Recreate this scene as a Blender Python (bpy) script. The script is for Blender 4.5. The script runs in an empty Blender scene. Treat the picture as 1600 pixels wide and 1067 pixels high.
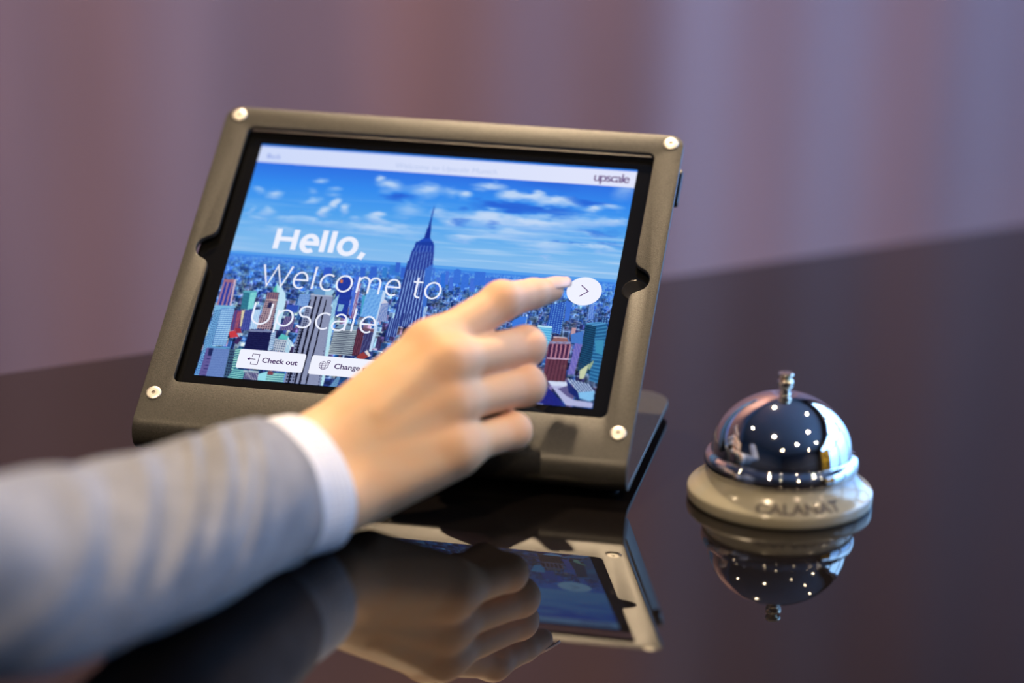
import bpy, bmesh, math, random
import numpy as np
from mathutils import Matrix, Vector

# ------------------------------------------------------------------ camera, world, light, exposure
S = 0.00122                       # one modelling unit (a little over a millimetre) in metres
sc = bpy.context.scene
COL = sc.collection
sc.view_settings.view_transform = 'Standard'
sc.view_settings.look = 'None'
sc.view_settings.exposure = 0.0
sc.view_settings.gamma = 1.0
sc.view_settings.use_curve_mapping = False
sc.cycles.use_denoising = True
sc.cycles.max_bounces = 8
sc.cycles.diffuse_bounces = 4
sc.cycles.glossy_bounces = 6
sc.cycles.sample_clamp_indirect = 6.0
sc.cycles.caustics_reflective = False
sc.cycles.caustics_refractive = False

cd = bpy.data.cameras.new('camera')
cam = bpy.data.objects.new('camera', cd)
COL.objects.link(cam)
cam.rotation_euler = (math.radians(73.05973), math.radians(-1.34847), math.radians(11.38469))
cam.location = (235.8586 * S, -969.1630 * S, 354.5129 * S)
cd.sensor_width = 36.0
cd.lens = 94.155
cd.clip_start = 0.02
cd.clip_end = 60
cd.dof.use_dof = True
cd.dof.focus_distance = 1064 * S
cd.dof.aperture_fstop = 2.5
sc.camera = cam

world = bpy.data.worlds.new('world')
sc.world = world
world.use_nodes = True
wn = world.node_tree; bg = wn.nodes['Background']       # overcast daylight, reaches the room only through the window
w_tc = wn.nodes.new('ShaderNodeTexCoord'); w_sep = wn.nodes.new('ShaderNodeSeparateXYZ'); w_ramp = wn.nodes.new('ShaderNodeValToRGB')
w_ramp.color_ramp.elements[0].position = 0.0; w_ramp.color_ramp.elements[0].color = (0.11, 0.28, 0.68, 1)
w_ramp.color_ramp.elements[1].position = 0.45; w_ramp.color_ramp.elements[1].color = (0.32, 0.60, 1.0, 1)
wn.links.new(w_tc.outputs['Generated'], w_sep.inputs[0]); wn.links.new(w_sep.outputs['Z'], w_ramp.inputs[0]); wn.links.new(w_ramp.outputs[0], bg.inputs[0])
bg.inputs[1].default_value = 8.2

# room axes: E1 runs along the counter, E2 away over its far edge
E1 = Vector((0.7352, 0.6779, 0)); E2 = Vector((-0.6779, 0.7352, 0)); ROOM_ROT = math.atan2(0.6779, 0.7352)
FLOOR_Z, CEIL_Z = -1.08, 1.95
X0, X1, Y0, Y1 = -3.2, 2.25, -4.6, 1.65       # room extents along E1, E2
def room(a, b, z=0.0): return E1 * a + E2 * b + Vector((0, 0, z))
WARM = (1.0, 0.74, 0.46)
# (E1, E2, watts) of the ceiling downlights; their lamps are made in make_downlight below
DOWNLIGHTS = [(0.49, 0.905, 47), (-1.25, 0.75, 4), (1.45, 0.1, 6), (-0.95, -0.75, 22), (0.95, -1.25, 9),
              (-0.1, -2.2, 9), (1.6, -2.4, 7), (-1.7, -2.6, 7), (0.9, -3.7, 8)]

# display artwork: outlines in the 1024 x 768 frame of the display
ART = [
 ('F',[(545.4,370.6),(549.5,371),(555.3,414.9),(549.9,414.6)],(66,117,216)),
 ('F',[(559.1,400.2),(570.7,399.9),(576.4,443.6),(563.6,444)],(66,112,216)),
 ('F',[(570.3,388.9),(583.5,388.4),(589.1,432.2),(574.7,432.7)],(46,112,216)),
 ('F',[(580,378.9),(588.3,378.9),(594,422.7),(584.4,422.8)],(66,112,216)),
 ('F',[(593.4,396.9),(603.3,396.8),(608.9,440.5),(597.7,440.7)],(66,112,216)),
 ('F',[(600.5,372.8),(618.6,371.9),(624.1,415.7),(604.8,416.8)],(56,112,216)),
 ('F',[(604.7,369.1),(613.1,369.1),(618.6,413),(609,413.1)],(56,112,216)),
 ('F',[(624,392),(633.9,391.9),(639.4,435.5),(628.2,435.8)],(56,112,216)),
 ('F',[(627.4,383.4),(642.2,382.9),(647.6,426.6),(631.6,427.3)],(56,112,216)),
 ('F',[(647.9,395.9),(661,395.4),(666.4,439),(652,439.6)],(66,112,216)),
 ('F',[(655.6,374.6),(683.4,372.8),(688.7,416.5),(659.7,418.5)],(56,112,216)),
 ('F',[(686.5,390.1),(715.9,388.1),(721.1,431.7),(690.5,433.8)],(66,112,216)),
 ('F',[(702.6,387.8),(714.1,387.5),(719.3,431.1),(706.5,431.5)],(56,112,216)),
 ('F',[(724.3,398),(739,397.4),(744,440.9),(728.1,441.6)],(56,112,216)),
 ('F',[(728.6,394.3),(733.6,394.6),(738.6,438.2),(732.4,437.9)],(56,112,216)),
 ('F',[(461.4,378.6),(478,377.8),(481.7,409.7),(464.5,410.5)],(52,100,205)),
 ('F',[(431.8,373.1),(446.8,372.5),(450.6,404.4),(435,405)],(52,124,205)),
 ('F',[(437.2,374.6),(457.1,373.6),(460.8,405.5),(440.3,406.6)],(52,116,205)),
 ('F',[(445,363.5),(456.7,363.3),(460.4,395.2),(448.1,395.5)],(52,100,205)),
 ('F',[(413.8,383.1),(425.4,382.8),(429.3,414.7),(417,415)],(52,124,205)),
 ('F',[(382.1,384),(398.7,383.3),(402.6,415.1),(385.3,416)],(52,100,205)),
 ('F',[(380.5,409),(392.2,408.7),(396.1,440.4),(383.8,440.8)],(52,100,205)),
 ('F',[(356.1,388.5),(369.5,388.1),(373.4,420),(359.5,420.5)],(52,100,205)),
 ('F',[(260,397.7),(281.5,395.6),(282.7,424.5),(262.9,426.4)],(50,90,200)),
 ('V',[(304.6,424.5),(346.9,425.8),(352,556.6),(316.3,548)],(28,52,150),(40,66,175),9,0.35),
 ('F',[(310.6,432.2),(318.3,433.5),(318.5,443.8),(312,443.2)],(215,120,70)),
 ('V',[(359.9,439.8),(368.4,440.2),(372.5,554.6),(358.7,551.9)],(120,70,120),(200,210,240),3,0.4),
 ('F',[(348.6,418.2),(356.9,417.4),(363.4,547.4),(355.4,544.2)],(70,110,215)),
 ('F',[(378.4,476.9),(395.4,478.6),(400.1,543.8),(386.3,541.2)],(70,160,200)),
 ('W',[(388.5,456.3),(433.1,457.4),(430,549),(387.1,545.1)],(128,186,240),(60,120,210),15,26),
 ('F',[(428.8,457.8),(437.4,459),(439.1,651.9),(430.3,648.8)],(190,215,245)),
 ('V',[(432.5,500.2),(451.4,495.1),(458.5,554.2),(432.6,556.8)],(170,180,215),(90,120,190),6,0.5),
 ('F',[(439,483.3),(451.4,495.1),(432.5,500.2)],(205,205,225)),
 ('V',[(4.7,460.1),(37.6,459.5),(39.4,543.2),(5.3,544.9)],(160,118,150),(40,60,160),3,0.55),
 ('H',[(4.7,460.1),(37.6,459.5),(37.9,469.4),(4.7,470.1)],(170,115,135),(120,80,110),2,0.3),
 ('F',[(31.9,460),(37.6,459.5),(44,542.8),(38.7,543.3)],(205,180,200)),
 ('V',[(65.8,498.1),(84,497.9),(89.1,550.7),(70.3,550.9)],(40,100,130),(60,140,160),6,0.4),
 ('V',[(84,497.9),(102.2,494.5),(102.5,547.7),(89.1,550.7)],(110,200,205),(150,225,225),4,0.4),
 ('F',[(63.6,493.3),(100.1,489.8),(102.4,495.4),(65.3,498.9)],(90,170,190)),
 ('V',[(56.9,557),(82.8,552.5),(85.2,619.1),(59,621.7)],(110,60,110),(70,70,140),4,0.5),
 ('V',[(66.1,560.2),(76,559.3),(78.7,619.7),(70.5,620.5)],(170,90,110),(110,60,100),2,0.4),
 ('F',[(75,555.3),(87.2,554.1),(87.3,606.8),(82.4,607.3)],(215,205,170)),
 ('V',[(83.3,554.5),(103.2,553.4),(109.8,616.7),(86.9,618.9)],(50,60,140),(80,90,170),4,0.5),
 ('V',[(105.8,550.2),(123.9,548.5),(128.5,610.8),(108.8,612.7)],(150,190,235),(200,225,245),4,0.5),
 ('F',[(56.7,625.9),(72.1,620.4),(86.7,639.1),(64.7,645.2)],(200,60,70)),
 ('F',[(70.2,612.5),(85.5,613),(92,626.5),(77.5,628.7)],(150,50,70)),
 ('F',[(85,639.2),(97.4,642),(89,662.9),(78.3,659.9)],(60,40,90)),
 ('F',[(147.9,467.1),(162.3,471.1),(177.3,492.2),(183.6,520.3),(186.6,609.1),(169.8,608.8),(161.4,514.3)],(190,226,245)),
 ('V',[(129,490.7),(160,490.6),(162.1,514.2),(130.4,514)],(150,110,120),(80,70,110),5,0.45),
 ('F',[(146.2,465.6),(160.7,490.6),(141.8,487.5)],(80,190,170)),
 ('F',[(145.4,456.2),(154.1,467.7),(161.3,490.5),(152.8,488.4)],(170,225,240)),
 ('W',[(129.3,515.3),(161.6,515.1),(165.9,609.1),(127.3,610.1)],(176,150,160),(60,50,80),6,14),
 ('F',[(140.7,523.6),(149.9,522.7),(150.3,541.9),(140.8,541.6)],(40,40,80)),
 ('H',[(128.9,513.3),(162.4,512.5),(162.6,516.6),(129.3,518.2)],(215,195,190),(150,110,120),2,0.3),
 ('H',[(20.1,555.7),(55.2,549.9),(60.8,670.5),(24.5,675.3)],(60,110,190),(166,210,240),19,0.62),
 ('W',[(2.3,560.3),(20.8,555.7),(25.1,675.2),(2.5,772.7)],(120,180,225),(30,60,130),5,22),
 ('F',[(2.5,772.7),(25.1,675.2),(17.2,684),(13.9,771.6)],(60,100,160)),
 ('F',[(3.3,545.1),(55.3,543.3),(56.5,548.1),(20.1,555.7),(2.6,561.5)],(120,180,220)),
 ('W',[(12.5,678.5),(25.1,675.2),(15.5,771.4),(-0,773)],(110,170,225),(30,60,130),4,12),
 ('F',[(13.4,675.2),(71.5,673.4),(72.8,678.9),(13.5,682.4)],(90,150,200)),
 ('F',[(12.6,681.7),(30.5,680.7),(32.4,772.4),(12.6,770.5)],(96,88,150)),
 ('F',[(18.6,682.7),(33.6,682.4),(34.1,705),(20.9,705.6)],(30,40,90)),
 ('W',[(30.5,680.7),(73.7,679.6),(78.3,770.2),(31.8,772.5)],(104,132,192),(92,120,182),11,12),
 ('W',[(73.2,680.4),(86.4,679.9),(95.1,771.2),(77.7,770.2)],(60,90,120),(20,24,60),3,10),
 ('F',[(20.7,714.3),(31.3,714.1),(31.4,715.6),(20.8,715.9)],(40,40,100)),
 ('F',[(20.3,724.7),(30.9,724.4),(30.9,726),(20.3,726.3)],(40,40,100)),
 ('F',[(19.8,735),(30.4,734.8),(30.5,736.3),(19.9,736.6)],(40,40,100)),
 ('F',[(19.4,745.4),(30,745.1),(30,746.7),(19.4,746.9)],(40,40,100)),
 ('F',[(18.9,755.7),(29.5,755.4),(29.6,757),(19,757.3)],(40,40,100)),
 ('F',[(18.5,766),(29.1,765.7),(29.1,767.3),(18.6,767.6)],(40,40,100)),
 ('H',[(87.4,677),(104.4,671.3),(104.4,740.8),(91.4,742.1)],(60,110,140),(150,215,200),9,0.5),
 ('H',[(97,737.6),(137.2,739.4),(129.2,775.6),(85.7,773.3)],(50,110,140),(140,215,205),6,0.5),
 ('V',[(128.4,744.2),(164.9,744.5),(167,774.9),(129,774.4)],(60,60,110),(190,190,205),9,0.35),
 ('H',[(124.2,740.7),(163.7,739.5),(164.2,745.8),(124.2,747.4)],(190,210,220),(110,130,160),2,0.4),
 ('H',[(183.8,740.6),(233,739.6),(234,772.8),(184.9,773.9)],(70,130,150),(160,222,215),5,0.5),
 ('F',[(165.8,748.3),(186.6,738.4),(188,772.8),(167,774.9)],(150,220,235)),
 ('F',[(186.6,738.4),(203.6,740.6),(202.1,748.6),(188.1,748)],(130,70,80)),
 ('H',[(109.5,619.9),(168.9,616.5),(173,674.5),(109.2,674.8)],(20,22,70),(44,46,100),9,0.15),
 ('F',[(108.3,614.8),(168.6,610.9),(169.1,617.3),(109.1,620.8)],(120,130,170)),
 ('H',[(168.5,614.9),(180.7,609.7),(184,670.2),(171.9,675.4)],(70,110,170),(200,225,245),10,0.6),
 ('W',[(184.7,637.4),(218,637.3),(218.5,675.9),(184.7,673.3)],(190,200,215),(70,90,130),6,5),
 ('F',[(196,618.2),(217.1,626.2),(218,637.3),(189.2,634.9)],(90,190,190)),
 ('V',[(213.9,626.5),(231.3,644.7),(228.6,676.9),(216.9,676)],(140,190,220),(220,235,245),4,0.5),
 ('V',[(193,564.1),(219.2,561.5),(222.4,605.6),(189.8,608.8)],(140,120,160),(60,60,120),7,0.5),
 ('W',[(214.5,488.7),(242.4,486),(244.8,526.6),(214.8,527.4)],(130,170,225),(70,110,190),6,7),
 ('F',[(189.3,525.8),(220.9,524.8),(219.7,549.3),(189.4,548.2)],(50,80,180)),
 ('W',[(239.4,525.1),(257.4,523.3),(269.8,771.1),(235.4,771.5)],(128,138,172),(22,24,50),4,26),
 ('W',[(284.1,522.7),(310.9,520.1),(335.1,770.3),(302.2,769.7)],(130,142,178),(22,24,50),4,26),
 ('F',[(245,489.8),(302.8,489.1),(325.2,770.1),(260,771.3)],(138,146,178)),
 ('F',[(257,493.6),(261.3,493.1),(266.7,770.6),(261.7,771.1)],(14,14,34)),
 ('F',[(271.2,492.2),(275.4,491.8),(278.6,769.4),(273.6,769.9)],(14,14,34)),
 ('F',[(287,500.1),(289.9,499.8),(294.9,767.8),(291.4,768.1)],(14,14,34)),
 ('F',[(244.5,504.2),(248.4,503.8),(249.4,772.4),(244.8,772.9)],(14,14,34)),
 ('W',[(239.9,527),(249.7,526.1),(254,590.4),(241.9,591.6)],(128,138,172),(22,24,50),2,9),
 ('F',[(243.9,485),(301.8,484.3),(302,490),(244.2,490.7)],(170,180,205)),
 ('F',[(250,466.8),(278.5,466.9),(281.3,487.1),(252.1,487.1)],(100,150,200)),
 ('F',[(278.5,466.9),(305.5,467.6),(299.3,485.4),(281.1,486.3)],(150,195,225)),
 ('V',[(306.1,504.3),(318,478.7),(320.4,551.6),(312.4,568.6)],(170,215,235),(110,160,210),4,0.4),
 ('F',[(311.4,568.7),(321.1,547.5),(329.7,670.7),(338.3,770),(331.9,770.6)],(180,225,240)),
 ('V',[(323.2,510.8),(338.4,511.4),(336.5,533.9),(323.5,535.2)],(150,200,225),(90,140,200),4,0.4),
 ('H',[(328.2,587.9),(388.4,587.2),(392.5,669.2),(330.2,669.9)],(52,60,84),(170,186,196),14,0.58),
 ('F',[(340.6,575.9),(386.8,575.3),(388.8,589.2),(328.4,588.7)],(120,150,180)),
 ('V',[(387.9,585.3),(408.2,587.3),(409.4,666.7),(391.1,668.5)],(70,36,56),(110,60,80),4,0.4),
 ('V',[(408.2,587.3),(431,589),(431.5,654.6),(410.6,664.6)],(90,100,150),(36,30,80),6,0.55),
 ('F',[(396.2,580.4),(431.2,581.8),(431.4,591),(407.7,588.1)],(110,80,100)),
 ('F',[(402.2,671.4),(418.2,654),(434.3,668.2),(417.5,681.7)],(150,60,60)),
 ('F',[(421.4,653.6),(426.7,647.2),(439.9,663.7),(434.3,668.2)],(225,215,215)),
 ('W',[(358.6,758.2),(378.3,713.2),(373.8,768.3),(351.5,770.6)],(110,160,200),(60,90,150),6,6),
 ('F',[(810.3,496.6),(815.1,496.1),(816.9,535.1),(813.1,535.4)],(180,210,245)),
 ('F',[(778.4,520.4),(797.1,505.4),(814.7,503.7),(815.1,547.3),(783.6,550.4)],(60,120,220)),
 ('W',[(869.8,461),(905.4,445.6),(908.5,551.1),(869.1,542)],(34,72,170),(110,170,235),6,16),
 ('F',[(904.8,442.1),(923.1,449.2),(921.7,506.3),(911.2,507.4)],(60,110,210)),
 ('V',[(966.1,451.6),(980.4,452.4),(983.7,495.9),(969,497.3)],(120,160,225),(60,100,200),3,0.4),
 ('H',[(847.2,532),(884.1,531.8),(886,594.4),(863.2,591.1)],(70,160,215),(120,200,235),8,0.5),
 ('F',[(846.5,527.7),(883.3,527.5),(884.3,533.5),(846.8,533.7)],(180,225,245)),
 ('F',[(933.8,526.9),(944.3,525.9),(944.9,551.9),(934.5,552.9)],(190,150,160)),
 ('V',[(949.4,568.7),(968,575.5),(962.2,670.1),(945,671.8)],(90,90,180),(140,130,200),5,0.45),
 ('F',[(933.8,548.6),(964.7,532.6),(968,575.5),(939.7,574)],(70,120,200)),
 ('H',[(966.7,511.5),(994.5,515.7),(999.9,666.3),(968.7,656.7)],(18,50,84),(30,84,120),22,0.4),
 ('H',[(994.5,515.7),(1021.1,505.3),(1031.8,692.6),(1001.1,683.1)],(34,90,140),(60,130,180),16,0.4),
 ('F',[(997.1,559.7),(1020.6,557.3),(1023.3,604.3),(1004.8,597.6)],(60,140,180)),
 ('H',[(969.7,508.2),(1021.1,498.8),(1021.2,506.2),(994.6,516.6),(967,513.2)],(90,160,210),(50,110,170),2,0.4),
 ('W',[(1003.2,485.3),(1021.2,487.9),(1022.1,505.2),(1004.1,502.6)],(30,60,120),(120,180,230),3,3),
 ('F',[(882.1,584),(889.1,583.3),(897.4,752.5),(888.8,753.4)],(110,60,90)),
 ('V',[(885.9,579.3),(939.8,579.1),(940.3,625.5),(886.8,626.5)],(66,34,70),(176,120,140),5,0.4),
 ('V',[(888.1,628.1),(940.5,627.1),(942.5,695.3),(884.6,697)],(100,56,74),(70,36,56),6,0.3),
 ('F',[(885.4,624.5),(942.2,622.3),(941.9,627),(885.5,629.2)],(190,160,190)),
 ('V',[(887.7,694.6),(900.7,695.4),(903.2,756.1),(889.2,755.5)],(100,56,84),(60,34,70),3,0.4),
 ('H',[(883.4,574.4),(939.3,571.4),(939.8,579.1),(884.1,583)],(150,170,220),(120,70,90),2,0.4),
 ('F',[(892.1,563.6),(926.9,560.1),(933,572.1),(888.7,574.7)],(146,100,100)),
 ('F',[(891.3,558.5),(926.5,558),(927.1,561.4),(891.2,562.4)],(205,180,190)),
 ('W',[(894.9,706.5),(955,765.4),(926.1,768.4),(841.3,760.4)],(18,26,110),(44,60,170),12,9),
 ('F',[(898.3,695.6),(949.2,693.4),(956,713.8),(927.9,716.6),(972.6,746.1),(1021.7,750.2),(1022.4,765.6),(957.3,764.3)],(176,180,220)),
 ('F',[(900.9,696.6),(946.9,694.1),(952.4,707),(913.4,708.8)],(206,216,240)),
 ('F',[(951.1,705),(956.2,715),(970.7,745),(953.7,736.3),(929.6,716.5)],(96,90,140)),
 ('F',[(946,688.6),(981.1,723),(988.1,745.3),(957.2,725.4)],(24,40,110)),
 ('V',[(946,682.3),(1006.2,695.2),(1021.2,713.9),(981.8,722.9)],(200,220,245),(40,60,120),7,0.5),
 ('F',[(981.1,723),(1021.2,713.9),(1022.1,741.8),(1014.1,745.6),(986.6,740)],(130,190,235)),
 ('F',[(973.9,656.2),(994.6,632.8),(991.7,658.6),(988.1,680.1),(977.3,682.1)],(196,206,170)),
 ('F',[(990.8,641.7),(1004.8,619.8),(1003.5,634),(997.9,653.7)],(150,170,140)),
 ('V',[(474,355.8),(539.4,343),(550.8,561.2),(474.9,560.7)],(40,58,136),(130,165,228),9,0.34),
 ('F',[(477.1,379.1),(478,325),(481,314.2),(495.8,312.9),(497.3,380)],(40,80,190)),
 ('V',[(478.6,322.8),(537.9,317.3),(544.5,378.9),(477.6,385.2)],(40,60,150),(100,140,215),8,0.25),
 ('V',[(483.9,298.5),(534.4,298.8),(538.1,321.4),(479.7,324.8)],(34,60,160),(90,130,210),6,0.25),
 ('F',[(483.8,291),(528,286.8),(534,300.5),(482.6,302)],(26,60,160)),
 ('F',[(502.2,276.6),(517.7,275.2),(526.9,287.8),(486.7,292.4)],(30,70,180)),
 ('F',[(504.1,243.6),(514.7,242.6),(518,276.8),(502.8,278.3)],(24,50,150)),
 ('F',[(505.9,221.4),(510.5,221),(514.7,243.9),(505.7,244.7)],(24,50,150)),
 ('F',[(508,169.3),(509.7,169.1),(511.3,223),(507,223.4)],(30,60,160)),
 ('V',[(464.5,541.6),(491.2,543),(492.6,598.9),(463.6,601.8)],(40,56,130),(130,165,225),5,0.3),
 ('V',[(495.7,524.4),(517.1,524.4),(518.5,564.4),(495.9,566.6)],(40,56,130),(130,165,225),4,0.3),
 ('F',[(524.6,376.7),(543.1,358.4),(544.4,379),(552.6,537),(548.6,553.4)],(60,110,205)),
 ('V',[(544.9,497.4),(553.3,498.6),(555.7,544.7),(546.9,541.6)],(120,160,220),(190,215,240),2,0.4),
]
CLOUDS = [
 ((187.8,111.7),23.8,10.5,0,0.75),
 ((70.1,166.7),23.8,16.1,0,0.7),
 ((28.0,157.4),18.7,12.1,0,0.45),
 ((174.0,143.4),15.3,8.1,0,0.5),
 ((232.4,149.9),25.5,12.1,0,0.5),
 ((178.1,185.1),23.8,10.1,0,0.5),
 ((244.3,192.0),14.3,19.4,0,0.9),
 ((278.7,197.4),14.3,16.9,0,0.85),
 ((226.0,215.1),15.3,12.9,0,0.8),
 ((75.8,228.8),25.5,11.3,0,0.55),
 ((25.2,227.0),10.2,7.3,0,0.4),
 ((51.0,248.2),30.6,8.9,0,0.5),
 ((355.0,94.2),13.6,10.1,0,0.7),
 ((389.5,111.9),40.9,20.2,0,0.7),
 ((473.6,121.7),40.9,24.2,0,0.65),
 ((364.1,221.7),30.6,12.1,0,0.7),
 ((396.7,231.4),37.5,12.1,0,0.6),
 ((310.1,224.5),20.4,8.1,0,0.5),
 ((216.0,248.1),88.5,12.1,0,0.5),
 ((126.7,247.7),40.9,10.5,0,0.4),
 ((361.4,258.0),88.5,16.1,0,0.6),
 ((452.6,188.0),47.7,24.2,0,0.5),
 ((437.6,265.8),88.5,16.1,0,0.4),
 ((532.6,180.7),20.4,24.2,0,0.6),
 ((118.5,286.9),88.5,12.1,0,0.3),
 ((581.5,127.7),23.8,16.1,0,0.7),
 ((539.5,120.7),30.6,20.2,0,0.5),
 ((642.5,89.9),47.7,16.1,0,0.8),
 ((707.6,114.2),37.5,20.2,0,0.9),
 ((755.5,118.4),47.7,16.1,0,0.85),
 ((813.9,125.9),40.9,18.2,0,0.8),
 ((857.5,126.2),37.5,16.1,0,0.6),
 ((920.0,141.8),30.6,14.1,0,0.75),
 ((974.5,128.3),37.5,14.1,0,0.6),
 ((999.7,75.0),34.1,24.2,0,0.4),
 ((635.0,197.5),112.4,24.2,0,0.75),
 ((769.8,202.0),143.0,28.2,0,0.8),
 ((916.1,180.2),112.4,20.2,0,0.7),
 ((709.9,241.2),143.0,20.2,0,0.55),
 ((815.2,273.2),88.5,18.2,0,0.6),
 ((962.8,267.7),68.1,8.9,0,0.6),
 ((923.3,225.6),85.1,10.1,0,0.4),
 ((557.8,217.3),30.6,14.1,0,0.7),
 ((607.6,267.5),44.3,10.1,0,0.6),
 ((816.5,300.5),23.8,4.0,0,0.6),
 ((995.1,177.1),30.6,8.1,0,0.6),
 ((694.8,155.9),85.1,16.9,1,0.95),
 ((795.7,157.4),95.4,14.1,1,0.75),
 ((916.4,118.8),64.7,12.9,1,0.8),
 ((407.3,149.2),44.3,12.1,1,0.75),
 ((576.9,211.3),23.8,8.9,1,0.5),
 ((671.0,211.1),20.4,8.1,1,0.45),
 ((948.7,219.1),61.3,10.1,1,0.45),
 ((879.0,259.0),54.5,4.0,1,0.5),
 ((585.3,165.9),11.9,7.3,1,0.5),
 ((814.0,65.9),88.5,20.2,1,0.5),
 ((976.5,249.9),54.5,6.5,1,0.45),
]
# ------------------------------------------------------------------ helpers
def link(o):
    COL.objects.link(o); return o
def mesh_obj(name, verts, faces, mat=None, parent=None, smooth=False, scale=1.0):
    me = bpy.data.meshes.new(name)
    v = [tuple(c * scale for c in p) for p in verts] if scale != 1.0 else verts
    me.from_pydata([tuple(p) for p in v], [], faces)
    me.update()
    o = link(bpy.data.objects.new(name, me))
    if mat:
        for m in (mat if isinstance(mat, (list, tuple)) else [mat]): me.materials.append(m)
    if smooth: me.polygons.foreach_set('use_smooth', [True] * len(me.polygons))
    if parent: o.parent = parent
    return o
def empty(name, loc=(0, 0, 0), rot=(0, 0, 0)):
    o = link(bpy.data.objects.new(name, None)); o.empty_display_size = 0.02
    o.location = loc; o.rotation_euler = rot
    return o
def tag(o, label=None, cat=None, group=None, kind=None):
    if label: o['label'] = label
    if cat: o['category'] = cat
    if group: o['group'] = group
    if kind: o['kind'] = kind
    return o
def fix_normals(o):
    bm = bmesh.new(); bm.from_mesh(o.data); bmesh.ops.recalc_face_normals(bm, faces=bm.faces[:]); bm.to_mesh(o.data); bm.free()
def auto_smooth(o, ang=35):
    bm = bmesh.new(); bm.from_mesh(o.data)
    for e in bm.edges:
        e.smooth = not (len(e.link_faces) == 2 and e.calc_face_angle(0) > math.radians(ang))
    for f in bm.faces: f.smooth = True
    bm.to_mesh(o.data); bm.free()
def lin(c):
    c = np.asarray(c, float)
    return np.where(c <= 0.04045, c / 12.92, ((c + 0.055) / 1.055) ** 2.4)
def rgb(r, g, b): return tuple(lin(np.array([r, g, b]) / 255.0)) + (1.0,)

def material(name, base, rough=0.5, metal=0.0, ior=None, spec=None, coat=0.0, coat_rough=0.05, sss=0.0, bump=None, sheen=0.0, emis=None, estr=0.0):
    m = bpy.data.materials.new(name); m.use_nodes = True
    nt = m.node_tree; p = nt.nodes['Principled BSDF']
    p.inputs['Base Color'].default_value = tuple(base[:3]) + (1,)
    p.inputs['Roughness'].default_value = rough
    p.inputs['Metallic'].default_value = metal
    if ior: p.inputs['IOR'].default_value = ior
    if spec is not None: p.inputs['Specular IOR Level'].default_value = spec
    p.inputs['Coat Weight'].default_value = coat; p.inputs['Coat Roughness'].default_value = coat_rough
    if sss:
        p.inputs['Subsurface Weight'].default_value = sss
        p.inputs['Subsurface Radius'].default_value = (1.0, 0.35, 0.18); p.inputs['Subsurface Scale'].default_value = 0.005
    if sheen: p.inputs['Sheen Weight'].default_value = sheen
    if emis:
        p.inputs['Emission Color'].default_value = tuple(emis[:3]) + (1,); p.inputs['Emission Strength'].default_value = estr
    if bump:
        n = nt.nodes.new('ShaderNodeTexNoise'); n.inputs['Scale'].default_value = bump[0]; n.inputs['Detail'].default_value = 4
        tc = nt.nodes.new('ShaderNodeTexCoord'); nt.links.new(tc.outputs['Object'], n.inputs['Vector'])
        b = nt.nodes.new('ShaderNodeBump'); b.inputs['Strength'].default_value = bump[1]; b.inputs['Distance'].default_value = bump[2]
        nt.links.new(n.outputs['Fac'], b.inputs['Height']); nt.links.new(b.outputs['Normal'], p.inputs['Normal'])
    return m
def mix_color(m, tex, scale, c1, c2, stretch=(1, 1, 1), lo=0.35, hi=0.65, detail=3, coord='Object'):
    nt = m.node_tree; p = nt.nodes['Principled BSDF']
    tc = nt.nodes.new('ShaderNodeTexCoord'); mp = nt.nodes.new('ShaderNodeMapping'); mp.inputs['Scale'].default_value = stretch
    nt.links.new(tc.outputs[coord], mp.inputs['Vector'])
    n = nt.nodes.new('ShaderNodeTexNoise'); n.inputs['Scale'].default_value = scale; n.inputs['Detail'].default_value = detail
    nt.links.new(mp.outputs['Vector'], n.inputs['Vector'])
    r = nt.nodes.new('ShaderNodeValToRGB'); r.color_ramp.elements[0].position = lo; r.color_ramp.elements[1].position = hi
    r.color_ramp.elements[0].color = tuple(c1[:3]) + (1,); r.color_ramp.elements[1].color = tuple(c2[:3]) + (1,)
    nt.links.new(n.outputs['Fac'], r.inputs['Fac']); nt.links.new(r.outputs['Color'], p.inputs['Base Color'])
    return m

M_counter = material('black_glass_lacquer', (0.006, 0.005, 0.005), 0.008, ior=1.47)
M_body = material('counter_body_lacquer', (0.03, 0.026, 0.026), 0.35)
M_plate = mix_color(material('powder_coated_steel', (0.1, 0.1, 0.1), 0.365, metal=0.0, spec=0.48, bump=(2300, 0.35, 0.0003)),
                    'n', 2300, (0.024, 0.0235, 0.021), (0.070, 0.067, 0.060), detail=2)
M_edge = M_plate
M_screw = material('stainless_steel', (0.80, 0.77, 0.70), 0.42, metal=0.85)
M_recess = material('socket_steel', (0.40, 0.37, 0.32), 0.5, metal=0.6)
M_rubber = material('black_rubber', (0.012, 0.012, 0.013), 0.45)
M_blackplastic = material('black_plastic', (0.012, 0.012, 0.013), 0.32)
M_bezel = material('black_bezel_glass', (0.006, 0.006, 0.006), 0.07, ior=1.5)
M_chrome = material('polished_chrome', (0.86, 0.86, 0.87), 0.035, metal=1.0)
M_ivory = material('ivory_enamel', (0.37, 0.35, 0.275), 0.22, coat=0.6, coat_rough=0.05)
M_print = material('grey_print', (0.07, 0.06, 0.055), 0.4)
M_nail = material('fingernail', (0.80, 0.53, 0.44), 0.33, sss=0.1)
M_jacket = mix_color(material('grey_wool', (0.4, 0.4, 0.4), 0.9, sheen=0.25, bump=(1500, 0.5, 0.0005)),
                     'n', 60, (0.17, 0.178, 0.208), (0.255, 0.262, 0.295), detail=8, lo=0.3, hi=0.7)
M_ceiling = material('ceiling_paint', (0.22, 0.21, 0.20), 0.9)
M_wallpaint = material('dark_wall_paint', (0.055, 0.05, 0.05), 0.7)
M_floor = mix_color(material('carpet', (0.06, 0.05, 0.05), 0.95), 'n', 40, (0.05, 0.042, 0.045), (0.08, 0.068, 0.07))
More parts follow.
